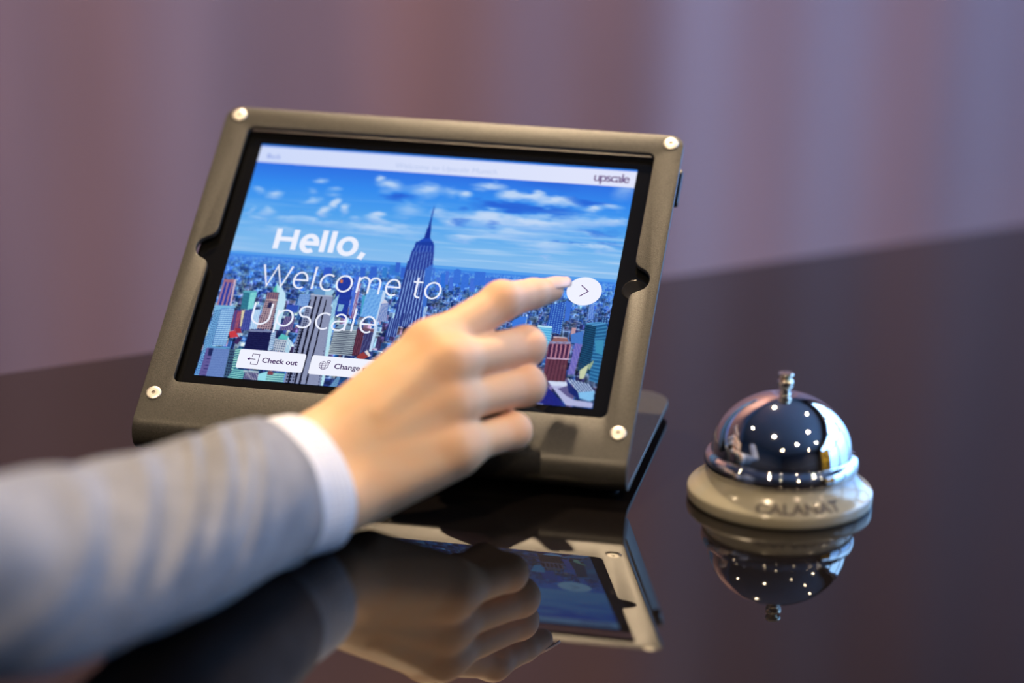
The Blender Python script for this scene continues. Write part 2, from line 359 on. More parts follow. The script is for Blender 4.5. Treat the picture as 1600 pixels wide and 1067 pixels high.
M_white = material('white_trim', (0.7, 0.7, 0.7), 0.5)
M_lampglow = material('lamp_glow', (1, 1, 1), 0.5, emis=(1.0, 0.80, 0.55), estr=30)
M_lampglow.cycles.emission_sampling = 'NONE'

# skin: base colour from a point attribute (flush over the knuckles and fingertips)
M_skin = material('skin', (0.78, 0.50, 0.33), 0.58, spec=0.3, sss=0.12, bump=(220, 0.12, 0.0006))
nt = M_skin.node_tree; at = nt.nodes.new('ShaderNodeAttribute'); at.attribute_name = 'skin_tone'
nt.links.new(at.outputs['Color'], nt.nodes['Principled BSDF'].inputs['Base Color'])

# shirt: fine woven check
M_shirt = material('white_cotton', (0.8, 0.8, 0.8), 0.8)
nt = M_shirt.node_tree; p = nt.nodes['Principled BSDF']
tc = nt.nodes.new('ShaderNodeTexCoord')
br = nt.nodes.new('ShaderNodeTexBrick'); br.inputs['Scale'].default_value = 1.0
br.inputs['Color1'].default_value = (0.80, 0.80, 0.82, 1); br.inputs['Color2'].default_value = (0.76, 0.76, 0.80, 1); br.inputs['Mortar'].default_value = (0.56, 0.56, 0.64, 1)
br.offset = 0.0; br.inputs['Brick Width'].default_value = 0.0035; br.inputs['Row Height'].default_value = 0.0035; br.inputs['Mortar Size'].default_value = 0.0003
nt.links.new(tc.outputs['UV'], br.inputs['Vector']); nt.links.new(br.outputs['Color'], p.inputs['Base Color'])

# display: picture stored as point colours on the panel, given off as light
M_disp = material('lit_display', (0, 0, 0), 0.08, ior=1.45)
nt = M_disp.node_tree; p = nt.nodes['Principled BSDF']; at = nt.nodes.new('ShaderNodeAttribute'); at.attribute_name = 'picture'
nt.links.new(at.outputs['Color'], p.inputs['Emission Color']); p.inputs['Emission Strength'].default_value = 1.0
def lcd_falloff(m):
    """a liquid-crystal panel loses red and green when seen at a slant"""
    nt = m.node_tree; p = nt.nodes['Principled BSDF']; lw = nt.nodes.new('ShaderNodeLayerWeight'); lw.inputs['Blend'].default_value = 0.5
    r = nt.nodes.new('ShaderNodeValToRGB'); r.color_ramp.elements[0].position = 0.42; r.color_ramp.elements[0].color = (1, 1, 1, 1)
    r.color_ramp.elements[1].position = 0.70; r.color_ramp.elements[1].color = (0.30, 0.66, 1.0, 1)
    mx = nt.nodes.new('ShaderNodeMix'); mx.data_type = 'RGBA'; mx.blend_type = 'MULTIPLY'; mx.inputs[0].default_value = 1.0
    ip = p.inputs['Emission Color']
    if ip.links: nt.links.new(ip.links[0].from_socket, mx.inputs[6])
    else: mx.inputs[6].default_value = ip.default_value
    nt.links.new(lw.outputs['Facing'], r.inputs[0]); nt.links.new(r.outputs[0], mx.inputs[7]); nt.links.new(mx.outputs[2], ip)
lcd_falloff(M_disp)
M_disp.cycles.emission_sampling = 'NONE'
def lit(name, c):
    m = material(name, (0, 0, 0), 0.08, ior=1.45, emis=rgb(*c), estr=1.0); m.cycles.emission_sampling = 'NONE'; lcd_falloff(m); return m
M_litwhite = lit('lit_white', (240, 242, 255)); M_littext = lit('lit_text_white', (236, 240, 255))
M_litpurple = lit('lit_purple_ink', (84, 30, 110)); M_litgrey = lit('lit_pale_grey_ink', (178, 194, 232)); M_litblueink = lit('lit_blue_ink', (120, 146, 222))
M_litdark = lit('lit_dark_ink', (62, 22, 92))

# ------------------------------------------------------------------ room shell
def box(name, a0, a1, b0, b1, z0, z1, mat, holes=None, parent=None):
    """box in room axes"""
    v = [room(a, b, z) for z in (z0, z1) for a, b in ((a0, b0), (a1, b0), (a1, b1), (a0, b1))]
    f = [(0, 3, 2, 1), (4, 5, 6, 7), (0, 1, 5, 4), (1, 2, 6, 5), (2, 3, 7, 6), (3, 0, 4, 7)]
    return mesh_obj(name, v, f, mat, parent)
def join_boxes(name, specs, mat, parent=None):
    vs, fs = [], []
    for (a0, a1, b0, b1, z0, z1) in specs:
        n = len(vs); vs += [room(a, b, z) for z in (z0, z1) for a, b in ((a0, b0), (a1, b0), (a1, b1), (a0, b1))]
        fs += [tuple(n + i for i in q) for q in [(0, 3, 2, 1), (4, 5, 6, 7), (0, 1, 5, 4), (1, 2, 6, 5), (2, 3, 7, 6), (3, 0, 4, 7)]]
    return mesh_obj(name, vs, fs, mat, parent)
T = 0.12
tag(box('floor', X0 - T, X1 + T, Y0 - T, Y1 + T, FLOOR_Z - 0.1, FLOOR_Z, M_floor), kind='structure')
tag(box('ceiling', X0 - T, X1 + T, Y0 - T, Y1 + T, CEIL_Z, CEIL_Z + 0.1, M_ceiling), kind='structure')
tag(box('wall_back', X0 - T, X1 + T, Y1, Y1 + T, FLOOR_Z, CEIL_Z, M_wallpaint), kind='structure')
tag(box('wall_front', X0 - T, X1 + T, Y0 - T, Y0, FLOOR_Z, CEIL_Z, M_wallpaint), kind='structure')
tag(box('wall_left', X0 - T, X0, Y0, Y1, FLOOR_Z, CEIL_Z, M_wallpaint), kind='structure')
# right wall with a wide window opening
WB0, WB1, WZ0, WZ1 = -3.4, 1.38, -0.75, 1.6
tag(join_boxes('wall_right', [(X1, X1 + T, Y0, WB0, FLOOR_Z, CEIL_Z), (X1, X1 + T, WB1, Y1, FLOOR_Z, CEIL_Z),
    (X1, X1 + T, WB0, WB1, FLOOR_Z, WZ0), (X1, X1 + T, WB0, WB1, WZ1, CEIL_Z)], M_wallpaint), kind='structure')
fr = []
fw = 0.15
for b in (WB0, -2.25, -1.05, 0.15, WB1 - fw): fr.append((X1 + 0.02, X1 + 0.08, b, b + fw, WZ0, WZ1))
for z in (WZ0, 0.55, WZ1 - fw): fr.append((X1 + 0.021, X1 + 0.079, WB0 + fw, WB1 - fw, z, z + (fw if z != 0.55 else 0.09)))
tag(join_boxes('window_1', fr, M_white), kind='structure')
# daylight enters through the window (importance portal on the opening)
ld = bpy.data.lights.new('window_portal', 'AREA'); ld.shape = 'RECTANGLE'; ld.size = WB1 - WB0; ld.size_y = WZ1 - WZ0
ld.cycles.is_portal = True
lo = link(bpy.data.objects.new('window_portal', ld)); lo.location = room(X1 + T + 0.005, (WB0 + WB1) / 2, (WZ0 + WZ1) / 2)
zax = E1.copy(); yax = Vector((0, 0, 1)); xax = yax.cross(zax)
lo.rotation_euler = Matrix((xax, yax, zax)).transposed().to_euler()   # light looks along -Z = -E1, into the room

# curtain along the wall behind the counter
rng = random.Random(7)
M_curtain = mix_color(material('mauve_curtain', (0.2, 0.15, 0.17), 0.75, sheen=0.3), 'n', 3.5, (0.155, 0.082, 0.095), (0.235, 0.122, 0.130), stretch=(1, 1, 0.15), lo=0.4, hi=0.6, coord='Object')
def curtain():
    n = 900; a0, a1 = X0 + 0.1, X1 - 0.1
    ks = [(rng.uniform(6, 16), rng.uniform(0, 6.28), rng.uniform(0.005, 0.012)) for _ in range(4)] + [(rng.uniform(20, 36), rng.uniform(0, 6.28), rng.uniform(0.0018, 0.0036)) for _ in range(4)]
    zs = [FLOOR_Z + 0.02, -0.7, -0.45, -0.2, 0.0, 0.3, 0.8, CEIL_Z - 0.03]
    vs, fs = [], []
    for j, z in enumerate(zs):
        for i in range(n + 1):
            a = a0 + (a1 - a0) * i / n
            off = sum(A * math.sin(k * a + ph + 0.25 * (z - 0.4) * math.sin(k)) for k, ph, A in ks)
            off *= 0.75 + 0.35 * (CEIL_Z - z) / 3
            vs.append(room(a, Y1 - 0.20 + off, z))
    for j in range(len(zs) - 1):
        for i in range(n):
            q = j * (n + 1) + i; fs.append((q, q + 1, q + n + 2, q + n + 1))
    o = mesh_obj('curtain', vs, fs, M_curtain, smooth=True)
    m = o.modifiers.new('thickness', 'SOLIDIFY'); m.thickness = 0.003
    return tag(o, 'mauve floor-length curtain hanging in soft folds behind the counter', 'curtain')
curtain()

# ceiling downlights
def make_downlight(a, b, watts, label):
    r0 = 0.055; z = CEIL_Z
    root = empty('ceiling_downlight', room(a, b, z))
    prof = [(r0 + 0.016, -0.0005), (r0 + 0.016, -0.004), (r0 + 0.012, -0.007), (r0, -0.007), (r0 - 0.003, -0.003), (r0 - 0.003, -0.0005)]
    n = 32; vs = []; fs = []
    for i in range(n):
        t = 2 * math.pi * i / n
        for r, h in prof: vs.append((r * math.cos(t), r * math.sin(t), h))
    k = len(prof)
    for i in range(n):
        for j in range(k - 1): fs.append((i * k + j, ((i + 1) % n) * k + j, ((i + 1) % n) * k + j + 1, i * k + j + 1))
    mesh_obj('trim_ring', vs, fs, M_white, root, smooth=True)
    d = [(0.045 * math.cos(2 * math.pi * i / n), 0.045 * math.sin(2 * math.pi * i / n), -0.0015) for i in range(n)]
    mesh_obj('lamp_lens', d, [tuple(range(n))[::-1]], M_lampglow, root)
    l = bpy.data.lights.new('lamp', 'AREA'); l.shape = 'DISK'; l.size = 0.085; l.energy = watts; l.color = WARM; l.spread = math.radians(140)
    lo = link(bpy.data.objects.new('lamp', l)); lo.parent = root; lo.location = (0, 0, -0.0030)
    return tag(root, label, 'light', 'round downlights recessed in the ceiling')
for k, (a, b, w) in enumerate(DOWNLIGHTS):
    make_downlight(a, b, w, 'round warm downlight recessed in the dark ceiling')

# yellow roll-up banner near the window (seen only as a reflection in the bell)
bn = empty('floor_banner', room(1.45, -1.75, FLOOR_Z))
bn.rotation_euler = (0, 0, math.atan2(E1.y * 1.45 + E2.y * -1.75, E1.x * 1.45 + E2.x * -1.75) - math.pi / 2)
def lbox(name, x0, x1, y0, y1, z0, z1, mat, parent):
    v = [(x, y, z) for z in (z0, z1) for x, y in ((x0, y0), (x1, y0), (x1, y1), (x0, y1))]
    return mesh_obj(name, v, [(0, 3, 2, 1), (4, 5, 6, 7), (0, 1, 5, 4), (1, 2, 6, 5), (2, 3, 7, 6), (3, 0, 4, 7)], mat, parent)
M_yellow = mix_color(material('yellow_print', (0.7, 0.45, 0.03), 0.5), 'n', 6, (0.75, 0.48, 0.03), (0.22, 0.13, 0.02), lo=0.52, hi=0.56)
lbox('banner_panel', -0.28, 0.28, -0.003, 0.003, 0.08, 1.75, M_yellow, bn)
lbox('banner_base', -0.30, 0.30, -0.05, 0.05, 0.0, 0.0795, M_white, bn)
lbox('support_pole', -0.012, 0.012, 0.012, 0.034, 0.08, 1.75, M_white, bn)
tag(bn, 'yellow printed roll-up banner standing near the window', 'banner')

# ------------------------------------------------------------------ counter
CT = 0.178 * 1.22     # far edge
ctr = empty('reception_counter', room(0, -0.2, FLOOR_Z))
def child(o, parent):
    o.parent = parent; o.matrix_parent_inverse = Matrix.Translation(parent.location).inverted(); return o
top = box('countertop', -2.2, 1.80, -0.80, CT, -0.045, 0.0, M_counter)
bv = top.modifiers.new('bevel', 'BEVEL'); bv.width = 0.002; bv.segments = 3
child(top, ctr)
child(join_boxes('cabinet_body', [(-2.15, 1.75, -0.72, CT - 0.06, FLOOR_Z + 0.08, -0.0455)], M_body), ctr)
child(join_boxes('plinth', [(-2.1, 1.70, -0.67, CT - 0.11, FLOOR_Z + 0.0005, FLOOR_Z + 0.0795)], M_blackplastic), ctr)
tag(ctr, 'reception counter with a glossy black mirror-like top under everything', 'counter')

# ------------------------------------------------------------------ stand geometry
TH = math.radians(37.16712)
cT, sT = math.cos(TH), math.sin(TH)
H0, D0 = 29.4377, 3.796           # height of the picture's lower edge, plate face above the glass
def pl(u, v, d=0.0):              # point on the sloping plane: u across, v up the slope, d out of it
    return (u * S, (v * cT - d * sT) * S, (H0 + v * sT + d * cT) * S)
N_ = Vector((0, -sT, cT)); V_ = Vector((0, cT, sT)); U_ = Vector((1, 0, 0))
def arc(cx, cy, r, a0, a1, n=8):
    return [(cx + r * math.cos(math.radians(a0 + (a1 - a0) * i / n)), cy + r * math.sin(math.radians(a0 + (a1 - a0) * i / n))) for i in range(n + 1)]
def rrect(x0, y0, x1, y1, r, n=6):
    return arc(x1 - r, y0 + r, r, -90, 0, n) + arc(x1 - r, y1 - r, r, 0, 90, n) + arc(x0 + r, y1 - r, r, 90, 180, n) + arc(x0 + r, y0 + r, r, 180, 270, n)
def filled(loops, depth, bevel=0.0, res=2):
    """2-D loops (first outer, rest holes) filled and given thickness: returns mesh with z in [-depth, 0]"""
    cu = bpy.data.curves.new('tmp', 'CURVE'); cu.dimensions = '2D'; cu.fill_mode = 'BOTH'
    cu.extrude = max(depth / 2 - bevel, 0); cu.bevel_depth = bevel; cu.bevel_resolution = res; cu.offset = -bevel
    for lp in loops:
        sp = cu.splines.new('POLY'); sp.points.add(len(lp) - 1)
        for i, (x, y) in enumerate(lp): sp.points[i].co = (x, y, 0, 1)
        sp.use_cyclic_u = True
    ob = link(bpy.data.objects.new('tmp', cu)); bpy.context.view_layer.update()
    me = bpy.data.meshes.new_from_object(ob.evaluated_get(bpy.context.evaluated_depsgraph_get()))
    bpy.data.objects.remove(ob); bpy.data.curves.remove(cu)
    bm = bmesh.new(); bm.from_mesh(me); bmesh.ops.remove_doubles(bm, verts=bm.verts[:], dist=1e-4)
    for v in bm.verts: v.co.z -= depth / 2
    bm.to_mesh(me); bm.free()
    return me
def obj_from(me, name, mat, parent=None, fn=None):
    if fn:
        for v in me.vertices: v.co = fn(*v.co)
    me.name = name
    for m in (mat if isinstance(mat, (list, tuple)) else [mat]): me.materials.append(m)
    o = link(bpy.data.objects.new(name, me))
    if parent: o.parent = parent
    return o

stand = empty('tablet_stand', (0, 0, 0))
tag(stand, 'dark bronze-grey bent steel tablet stand holding the lit tablet on the counter', 'tablet stand')
# bent steel sheet laid out flat, then folded: s runs down the face, round the bend and back under
SB, RO, PT = -24.0, 8.0, 2.3
turn = math.pi - TH
bend_len = RO * turn
base_len = 118.0
s_end = SB - bend_len - base_len
outer = [(-98, 137 - 6)] + arc(-92, 131, 6, 180, 90)[1:] + arc(92, 131, 6, 90, 0) + arc(98 - 15, s_end + 15, 15, 0, -90, 10) + arc(-98 + 15, s_end + 15, 15, -90, -180, 10)
def notch_side(sg):
    c = [(86.8, 50.5), (87.0, 52.6), (87.9, 54.3), (89.4, 55.2), (90.9, 56.0), (92.5, 57.3), (93.5, 59.2), (93.8, 61.3), (93.5, 63.4), (92.5, 65.2), (90.9, 66.5), (89.4, 67.3), (87.9, 68.4), (87.0, 70.2), (86.8, 72.4)]
    return [(sg * x, y) for x, y in c]
hole = arc(86.8 - 3, -6.4 + 3, 3, -90, 0) + notch_side(1) + arc(86.8 - 3, 126.8 - 3, 3, 0, 90) + arc(-86.8 + 3, 126.8 - 3, 3, 90, 180) + notch_side(-1)[::-1] + arc(-86.8 + 3, -6.4 + 3, 3, 180, 270)
me = filled([outer, hole], PT, 0.35, 2)
bm = bmesh.new(); bm.from_mesh(me)
for k in range(0, 25):
    g = bm.verts[:] + bm.edges[:] + bm.faces[:]
    bmesh.ops.bisect_plane(bm, geom=g, dist=1e-5, plane_co=(0, SB - bend_len * k / 24, 0), plane_no=(0, 1, 0))
bm.to_mesh(me); bm.free()
P0 = Vector((0, SB * cT - D0 * sT, H0 + SB * sT + D0 * cT)); CB = P0 - N_ * RO
def fold(x, s, t):
    if s >= SB: p = Vector((0, s * cT, H0 + s * sT)) + N_ * (D0 + t)
    else:
        a = min((SB - s) / RO, turn)
        # outward normal turns from N_ over the front to straight down
        ang = math.atan2(N_.z, N_.y) + a
        n = Vector((0, math.cos(ang), math.sin(ang)))
        p = CB + n * (RO + t)
        if s < SB - bend_len: p = p + Vector((0, (SB - bend_len) - s, 0))
    return Vector((x, p.y, p.z)) * S
sheet = obj_from(me, 'bent_plate', M_plate, stand, fold); auto_smooth(sheet, 30)
ZB = (CB.z - RO)                      # underside of the base
# shallow back shell that clamps the tablet
me = filled([rrect(-95.5, -9, 95.5, 134, 6)], 9.0, 1.2, 3)
shell = obj_from(me, 'back_shell', M_plate, stand, lambda x, y, z: Vector(pl(x, y, D0 - PT - 6.2 + z))); auto_smooth(shell)
me = filled([rrect(-9, -1.5, 9, 1.5, 1)], 3.0, 0.3)
clip = obj_from(me, 'cable_clip', M_blackplastic, stand, lambda x, y, z: Vector(pl(96.8 + y * 0.9, 117 + x, -4.5 + z))); auto_smooth(clip)
def lathe(prof, n=48, close=True):
    vs, fs = [], []
    k = len(prof)
    for i in range(n):
        t = 2 * math.pi * i / n
        for r, h in prof: vs.append((r * math.cos(t), r * math.sin(t), h))
    for i in range(n):
        for j in range(k - 1): fs.append((i * k + j, ((i + 1) % n) * k + j, ((i + 1) % n) * k + j + 1, i * k + j + 1))
    return vs, fs
for (u, v) in [(-92.3, 132.3), (92.6, 132.3), (-92.8, -12.8), (92.4, -12.9)]:
    prof = [(3.15, 0), (3.15, 0.25), (2.85, 0.5), (2.0, 0.6), (1.1, 0.64), (0.78, 0.6)]
    vs, fs = lathe(prof, 32)
    me_v = [pl(u + x, v + y, D0 + z) for x, y, z in vs]
    sc_o = mesh_obj('screw', me_v, fs, M_screw, stand, smooth=True)
    tag(sc_o, 'pale steel screw with hexagonal socket')
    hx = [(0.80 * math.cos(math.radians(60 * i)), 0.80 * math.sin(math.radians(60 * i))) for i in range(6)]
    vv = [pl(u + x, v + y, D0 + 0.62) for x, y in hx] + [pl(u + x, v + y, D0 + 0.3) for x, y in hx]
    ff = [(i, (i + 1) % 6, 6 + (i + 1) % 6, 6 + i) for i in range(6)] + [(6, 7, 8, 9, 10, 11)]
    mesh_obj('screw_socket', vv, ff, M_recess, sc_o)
for (x, y) in [(-84, -4), (84, -4), (-82, 84), (82, 84)]:
    zt = ZB - 0.02
    vs, fs = lathe([(0.01, 0.0), (7.2, 0.0), (8.3, 0.5), (8.6, 1.4), (8.4, zt - 0.4), (7.9, zt), (0.01, zt)], 32)
    mesh_obj('rubber_foot', [((x + a) * S, (y + b) * S, c * S) for a, b, c in vs], fs, M_rubber, stand, smooth=True)

# ------------------------------------------------------------------ tablet
tablet = empty('tablet', (0, 0, 0))
tag(tablet, 'tablet with black bezel showing a blue city skyline welcome screen', 'tablet')
me = filled([rrect(-94.2, -8, 94.2, 128.4, 5)], 5.6, 0.8, 3)
tb = obj_from(me, 'tablet_body', M_bezel, tablet, lambda x, y, z: Vector(pl(x, y, -0.25 + z))); auto_smooth(tb)
vs, fs = lathe([(0.01, 0.02), (3.9, 0.05), (4.6, 0.25), (5.0, 0.3), (5.3, 0.05)], 40)
hb = mesh_obj('home_button', [pl(88.2 + x, 58.6 + y, -0.25 + z) for x, y, z in vs], fs, material('home_button_ring', (0.015, 0.015, 0.016), 0.14, spec=0.4), tablet, smooth=True)

# the picture, painted into a fine grid of colours in the display's own 1024 x 768 frame
PW, PH = 960, 720
def fbm(w, h, sx, sy, seed, octs=5):
    r = np.random.default_rng(seed); out = np.zeros((h, w)); amp = 1; tot = 0
    yy, xx = np.mgrid[0:h, 0:w]
    for o in range(octs):
        gx, gy = int(sx * 2 ** o) + 2, int(sy * 2 ** o) + 2
        g = r.random((gy + 1, gx + 1))
        fx = xx / w * (gx - 1); fy = yy / h * (gy - 1)
        ix = fx.astype(int); iy = fy.astype(int); tx = fx - ix; ty = fy - iy
        tx = tx * tx * (3 - 2 * tx); ty = ty * ty * (3 - 2 * ty)
        out += amp * ((g[iy, ix] * (1 - tx) + g[iy, ix + 1] * tx) * (1 - ty) + (g[iy + 1, ix] * (1 - tx) + g[iy + 1, ix + 1] * tx) * ty)
        tot += amp; amp *= 0.55
    return out / tot
def paint_picture():
    I = np.zeros((PH + 1, PW + 1, 3)); K = PW / 1024.0
    yy, xx = np.mgrid[0:PH + 1, 0:PW + 1]; X = xx / K; Y = yy / K
    # sky
    t = np.clip((Y - 60) / 310, 0, 1)[..., None]
    cols = [(0.0, (46, 112, 226)), (0.22, (52, 138, 238)), (0.5, (78, 160, 238)), (0.78, (118, 182, 238)), (1.0, (140, 190, 238))]
    for (t0, c0), (t1, c1) in zip(cols[:-1], cols[1:]):
        m = (t[..., 0] >= t0) & (t[..., 0] <= t1)
        f = ((t - t0) / (t1 - t0)); I[m] = (np.array(c0) * (1 - f) + np.array(c1) * f)[m]
    n1 = fbm(PW + 1, PH + 1, 7, 22, 3); n2 = fbm(PW + 1, PH + 1, 16, 40, 5, 4)
    for (cx, cy), rx, ry, kind, al in CLOUDS:
        d = np.sqrt(((X - cx + (n1 - .5) * 50) / rx) ** 2 + ((Y - cy + (n2 - .5) * 46) / ry) ** 2)
        a = np.clip(1.25 - d, 0, 1) * al * (0.7 + 1.0 * n2)
        a = np.clip(a, 0, 1)[..., None]
        c = np.array((40, 100, 214) if kind else (192, 215, 246))
        if not kind: c = c - 36 * np.clip((Y - cy) / ry, 0, 1)[..., None] * np.array([1, .7, .1])
        I = I * (1 - a) + c * a
    streak = fbm(PW + 1, PH + 1, 5, 90, 9, 3)
    a = (np.clip((streak - .5) * 2.2, 0, 1) * np.clip((Y - 130) / 100, 0, 1) * (.35 + .45 * np.clip((X - 380) / 250, 0, 1)))[..., None]
    I = I * (1 - a) + np.array((200, 220, 246)) * a
    # water and land at the horizon
    hz = 366 - 3 * np.sin(X / 1024 * 3.1)
    m = Y > hz; I[m] = (84, 158, 236)
    m = Y > hz + 10; I[m] = (60, 134, 228)
    w = fbm(PW + 1, PH + 1, 10, 60, 11, 3)
    m = (Y > hz + 16) & (Y < hz + 34) & (w > .5) & (X > 480); I[m] = (140, 190, 240)
    m = (Y > hz + 20) & (w > .56); I[m] = (90, 160, 236)
    m = (Y > hz + 30); I[m] = (44, 104, 214)
    rr = np.random.default_rng(21)
    def rect(x0, y0, x1, y1, c):
        I[max(int(y0 * K), 0):max(int(y1 * K), 0), max(int(x0 * K), 0):max(int(x1 * K), 0)] = c
    # the carpet of small buildings, far to near
    y = 386.0
    while y < 790:
        dpt = (y - 386) / 380; hgt = 5 + 46 * dpt ** 1.15; wid = 3 + 17 * dpt
        x = -10 + rr.uniform(-5, 5)
        while x < 1030:
            ww = wid * rr.uniform(.5, 1.6); hh = hgt * rr.uniform(.4, 1.5)
            q = rr.random()
            far = np.array([(44, 100, 210), (70, 130, 225), (110, 170, 238), (36, 82, 190)][int(rr.integers(4))], float)
            near = np.array([(40, 60, 130), (24, 30, 80), (120, 160, 215), (84, 70, 130), (60, 110, 190), (150, 120, 150), (34, 84, 150), (170, 200, 232)][int(rr.integers(8))], float)
            f = min(1, max(0, (y - 420) / 190)); c = far * (1 - f) + near * f
            g_ = min(1, max(0, (x - 480) / 200)) * f; c = c * (1 - .5 * g_) + np.array((8, 22, 70)) * .5 * g_
            rect(x, y - hh, x + ww, y + 8, c)
            rect(x + ww * .62, y - hh + 1, x + ww, y + 8, np.clip(c * 1.25 + 18, 0, 245))
            if q < .65: rect(x, y - hh, x + ww, y - hh + 1.6 + 2 * dpt, np.clip(c * .5 + np.array([120, 140, 160]) * (.8), 0, 240))
            if dpt > .12 and q > .3:
                sp = 3.2 + 2 * dpt
                for yy2 in np.arange(y - hh + 4, y + 6, sp): rect(x + 1, yy2, x + ww * .6, yy2 + sp * .42, c * .62)
            x += ww * rr.uniform(.7, 1.2)
        y += 3.2 + 9 * dpt
    hazy = (np.clip(1 - (Y - 372) / 95, 0, 1) * .62 * (Y > 374))[..., None]
    I = I * (1 - hazy) + np.array((66, 134, 230)) * hazy
    det = fbm(PW + 1, PH + 1, 70, 70, 17, 3)[..., None]; band = np.clip((Y - 385) / 40, 0, 1)[..., None]
    I = I * (1 + (det - .62) * 1.1 * band)
    # measured buildings
    def inside(pts, x, y):
        m = np.zeros(x.shape, bool); n = len(pts)
        for i in range(n):
            (xa, ya), (xb, yb) = pts[i], pts[(i + 1) % n]
            if ya == yb: continue
            c = ((ya > y) != (yb > y)) & (x < (xb - xa) * (y - ya) / (yb - ya) + xa); m ^= c
        return m
    for e in ART:
        kind, pts = e[0], e[1]
        xs = [q[0] for q in pts]; ys = [q[1] for q in pts]
        i0, i1 = max(int(min(ys) * K) - 1, 0), min(int(max(ys) * K) + 2, PH + 1)
        j0, j1 = max(int(min(xs) * K) - 1, 0), min(int(max(xs) * K) + 2, PW + 1)
        if i1 <= i0 or j1 <= j0: continue
        x, y = X[i0:i1, j0:j1], Y[i0:i1, j0:j1]; m = inside(pts, x, y); sub = I[i0:i1, j0:j1]
        c1 = np.array(e[2], float)
        grain = (rr.random(x.shape) - .5)[..., None] * 16
        col = np.broadcast_to(c1, x.shape + (3,)) + grain
        if kind != 'F':
            a_, b_, c_, d_ = [np.array(q) for q in pts[:4]]
            # inverse bilinear, three Newton steps from the affine guess
            s = np.full(x.shape, .5); t = np.full(x.shape, .5)
            for _ in range(4):
                px = a_[0] * (1 - s) * (1 - t) + b_[0] * s * (1 - t) + c_[0] * s * t + d_[0] * (1 - s) * t - x
                py = a_[1] * (1 - s) * (1 - t) + b_[1] * s * (1 - t) + c_[1] * s * t + d_[1] * (1 - s) * t - y
                sxx = (b_[0] - a_[0]) * (1 - t) + (c_[0] - d_[0]) * t; syx = (b_[1] - a_[1]) * (1 - t) + (c_[1] - d_[1]) * t
                stx = (d_[0] - a_[0]) * (1 - s) + (c_[0] - b_[0]) * s; sty = (d_[1] - a_[1]) * (1 - s) + (c_[1] - b_[1]) * s
                det = sxx * sty - stx * syx; det = np.where(abs(det) < 1e-6, 1e-6, det)
                s = s - (px * sty - py * stx) / det; t = t - (py * sxx - px * syx) / det
            c2 = np.array(e[3], float)
            if kind == 'V': k = (s * e[4]) % 1 > 1 - e[5]
            elif kind == 'H': k = (t * e[4]) % 1 > 1 - e[5]
            else: k = ((s * e[4]) % 1 > .5) & ((t * e[5]) % 1 > .45)
            col = np.where(k[..., None], c2 + grain, col)
        sub[m] = col[m]
    # slight softness and mottling of the photograph shown
    for ax in (0, 1): I = (np.roll(I, 1, ax) + 2 * I + np.roll(I, -1, ax)) / 4
    # header bar
    m = Y < 61; g = np.clip((X / 1024)[..., None], 0, 1); I[m] = (np.array((206, 218, 250)) * (1 - g) + np.array((226, 230, 252)) * g)[m]
    m = Y < 7; I[m] = (52, 128, 232)
    return np.clip(I, 0, 255) / 255
img = lin(paint_picture())
SW, SH = 160.4, 120.4
def sp(x, y, h=0.0): return pl(x / 1024 * SW - SW / 2, SH - y / 768 * SH, h)
ii, jj = np.mgrid[0:PH + 1, 0:PW + 1]
uu = jj / PW * SW - SW / 2; vv = SH - ii / PH * SH
co = np.stack([uu * S, vv * cT * S, (H0 + vv * sT) * S], -1).reshape(-1, 3)
me = bpy.data.meshes.new('screen')
nv = (PH + 1) * (PW + 1); nf = PH * PW
me.vertices.add(nv); me.vertices.foreach_set('co', co.ravel())
a = (ii[:-1, :-1] * (PW + 1) + jj[:-1, :-1]).ravel()
quad = np.stack([a, a + PW + 1, a + PW + 2, a + 1], -1).astype(np.int32)
me.loops.add(nf * 4); me.loops.foreach_set('vertex_index', quad.ravel())
me.polygons.add(nf); me.polygons.foreach_set('loop_start', np.arange(0, nf * 4, 4, dtype=np.int32))
me.update(calc_edges=True); me.validate()
ca = me.color_attributes.new('picture', 'FLOAT_COLOR', 'POINT')
ca.data.foreach_set('color', np.concatenate([img.reshape(-1, 3), np.ones((nv, 1))], -1).astype(np.float32).ravel())
me.materials.append(M_disp)
screen = link(bpy.data.objects.new('screen', me)); screen.parent = tablet
tag(screen, 'lit display with blue sky and city towers')

# lettering and buttons on the display
_cap = {}
def glyphs(text, offset=0.0, spacing=1.0):
    cu = bpy.data.curves.new('tmp', 'FONT'); cu.body = text; cu.size = 100; cu.offset = offset; cu.space_character = spacing; cu.fill_mode = 'BOTH'; cu.resolution_u = 6
    ob = link(bpy.data.objects.new('tmp', cu)); bpy.context.view_layer.update()
    me = bpy.data.meshes.new_from_object(ob.evaluated_get(bpy.context.evaluated_depsgraph_get()))
    bpy.data.objects.remove(ob); bpy.data.curves.remove(cu)
    v = [(p.co.x, p.co.y) for p in me.vertices]; f = [tuple(p.vertices) for p in me.polygons]
    bpy.data.meshes.remove(me); return v, f
def cap_height():
    if 'h' not in _cap:
        v, _ = glyphs('H'); _cap['h'] = max(y for x, y in v) - min(y for x, y in v)
    return _cap['h']
def text_at(text, x0, base, cap, width, offset=0.0, spacing=1.0):
    v, f = glyphs(text, offset, spacing)
    xa = min(x for x, y in v); xb = max(x for x, y in v)
    k = cap / cap_height(); kx = width / (xb - xa)
    return [(x0 + (x - xa) * kx, base - y * k) for x, y in v], f
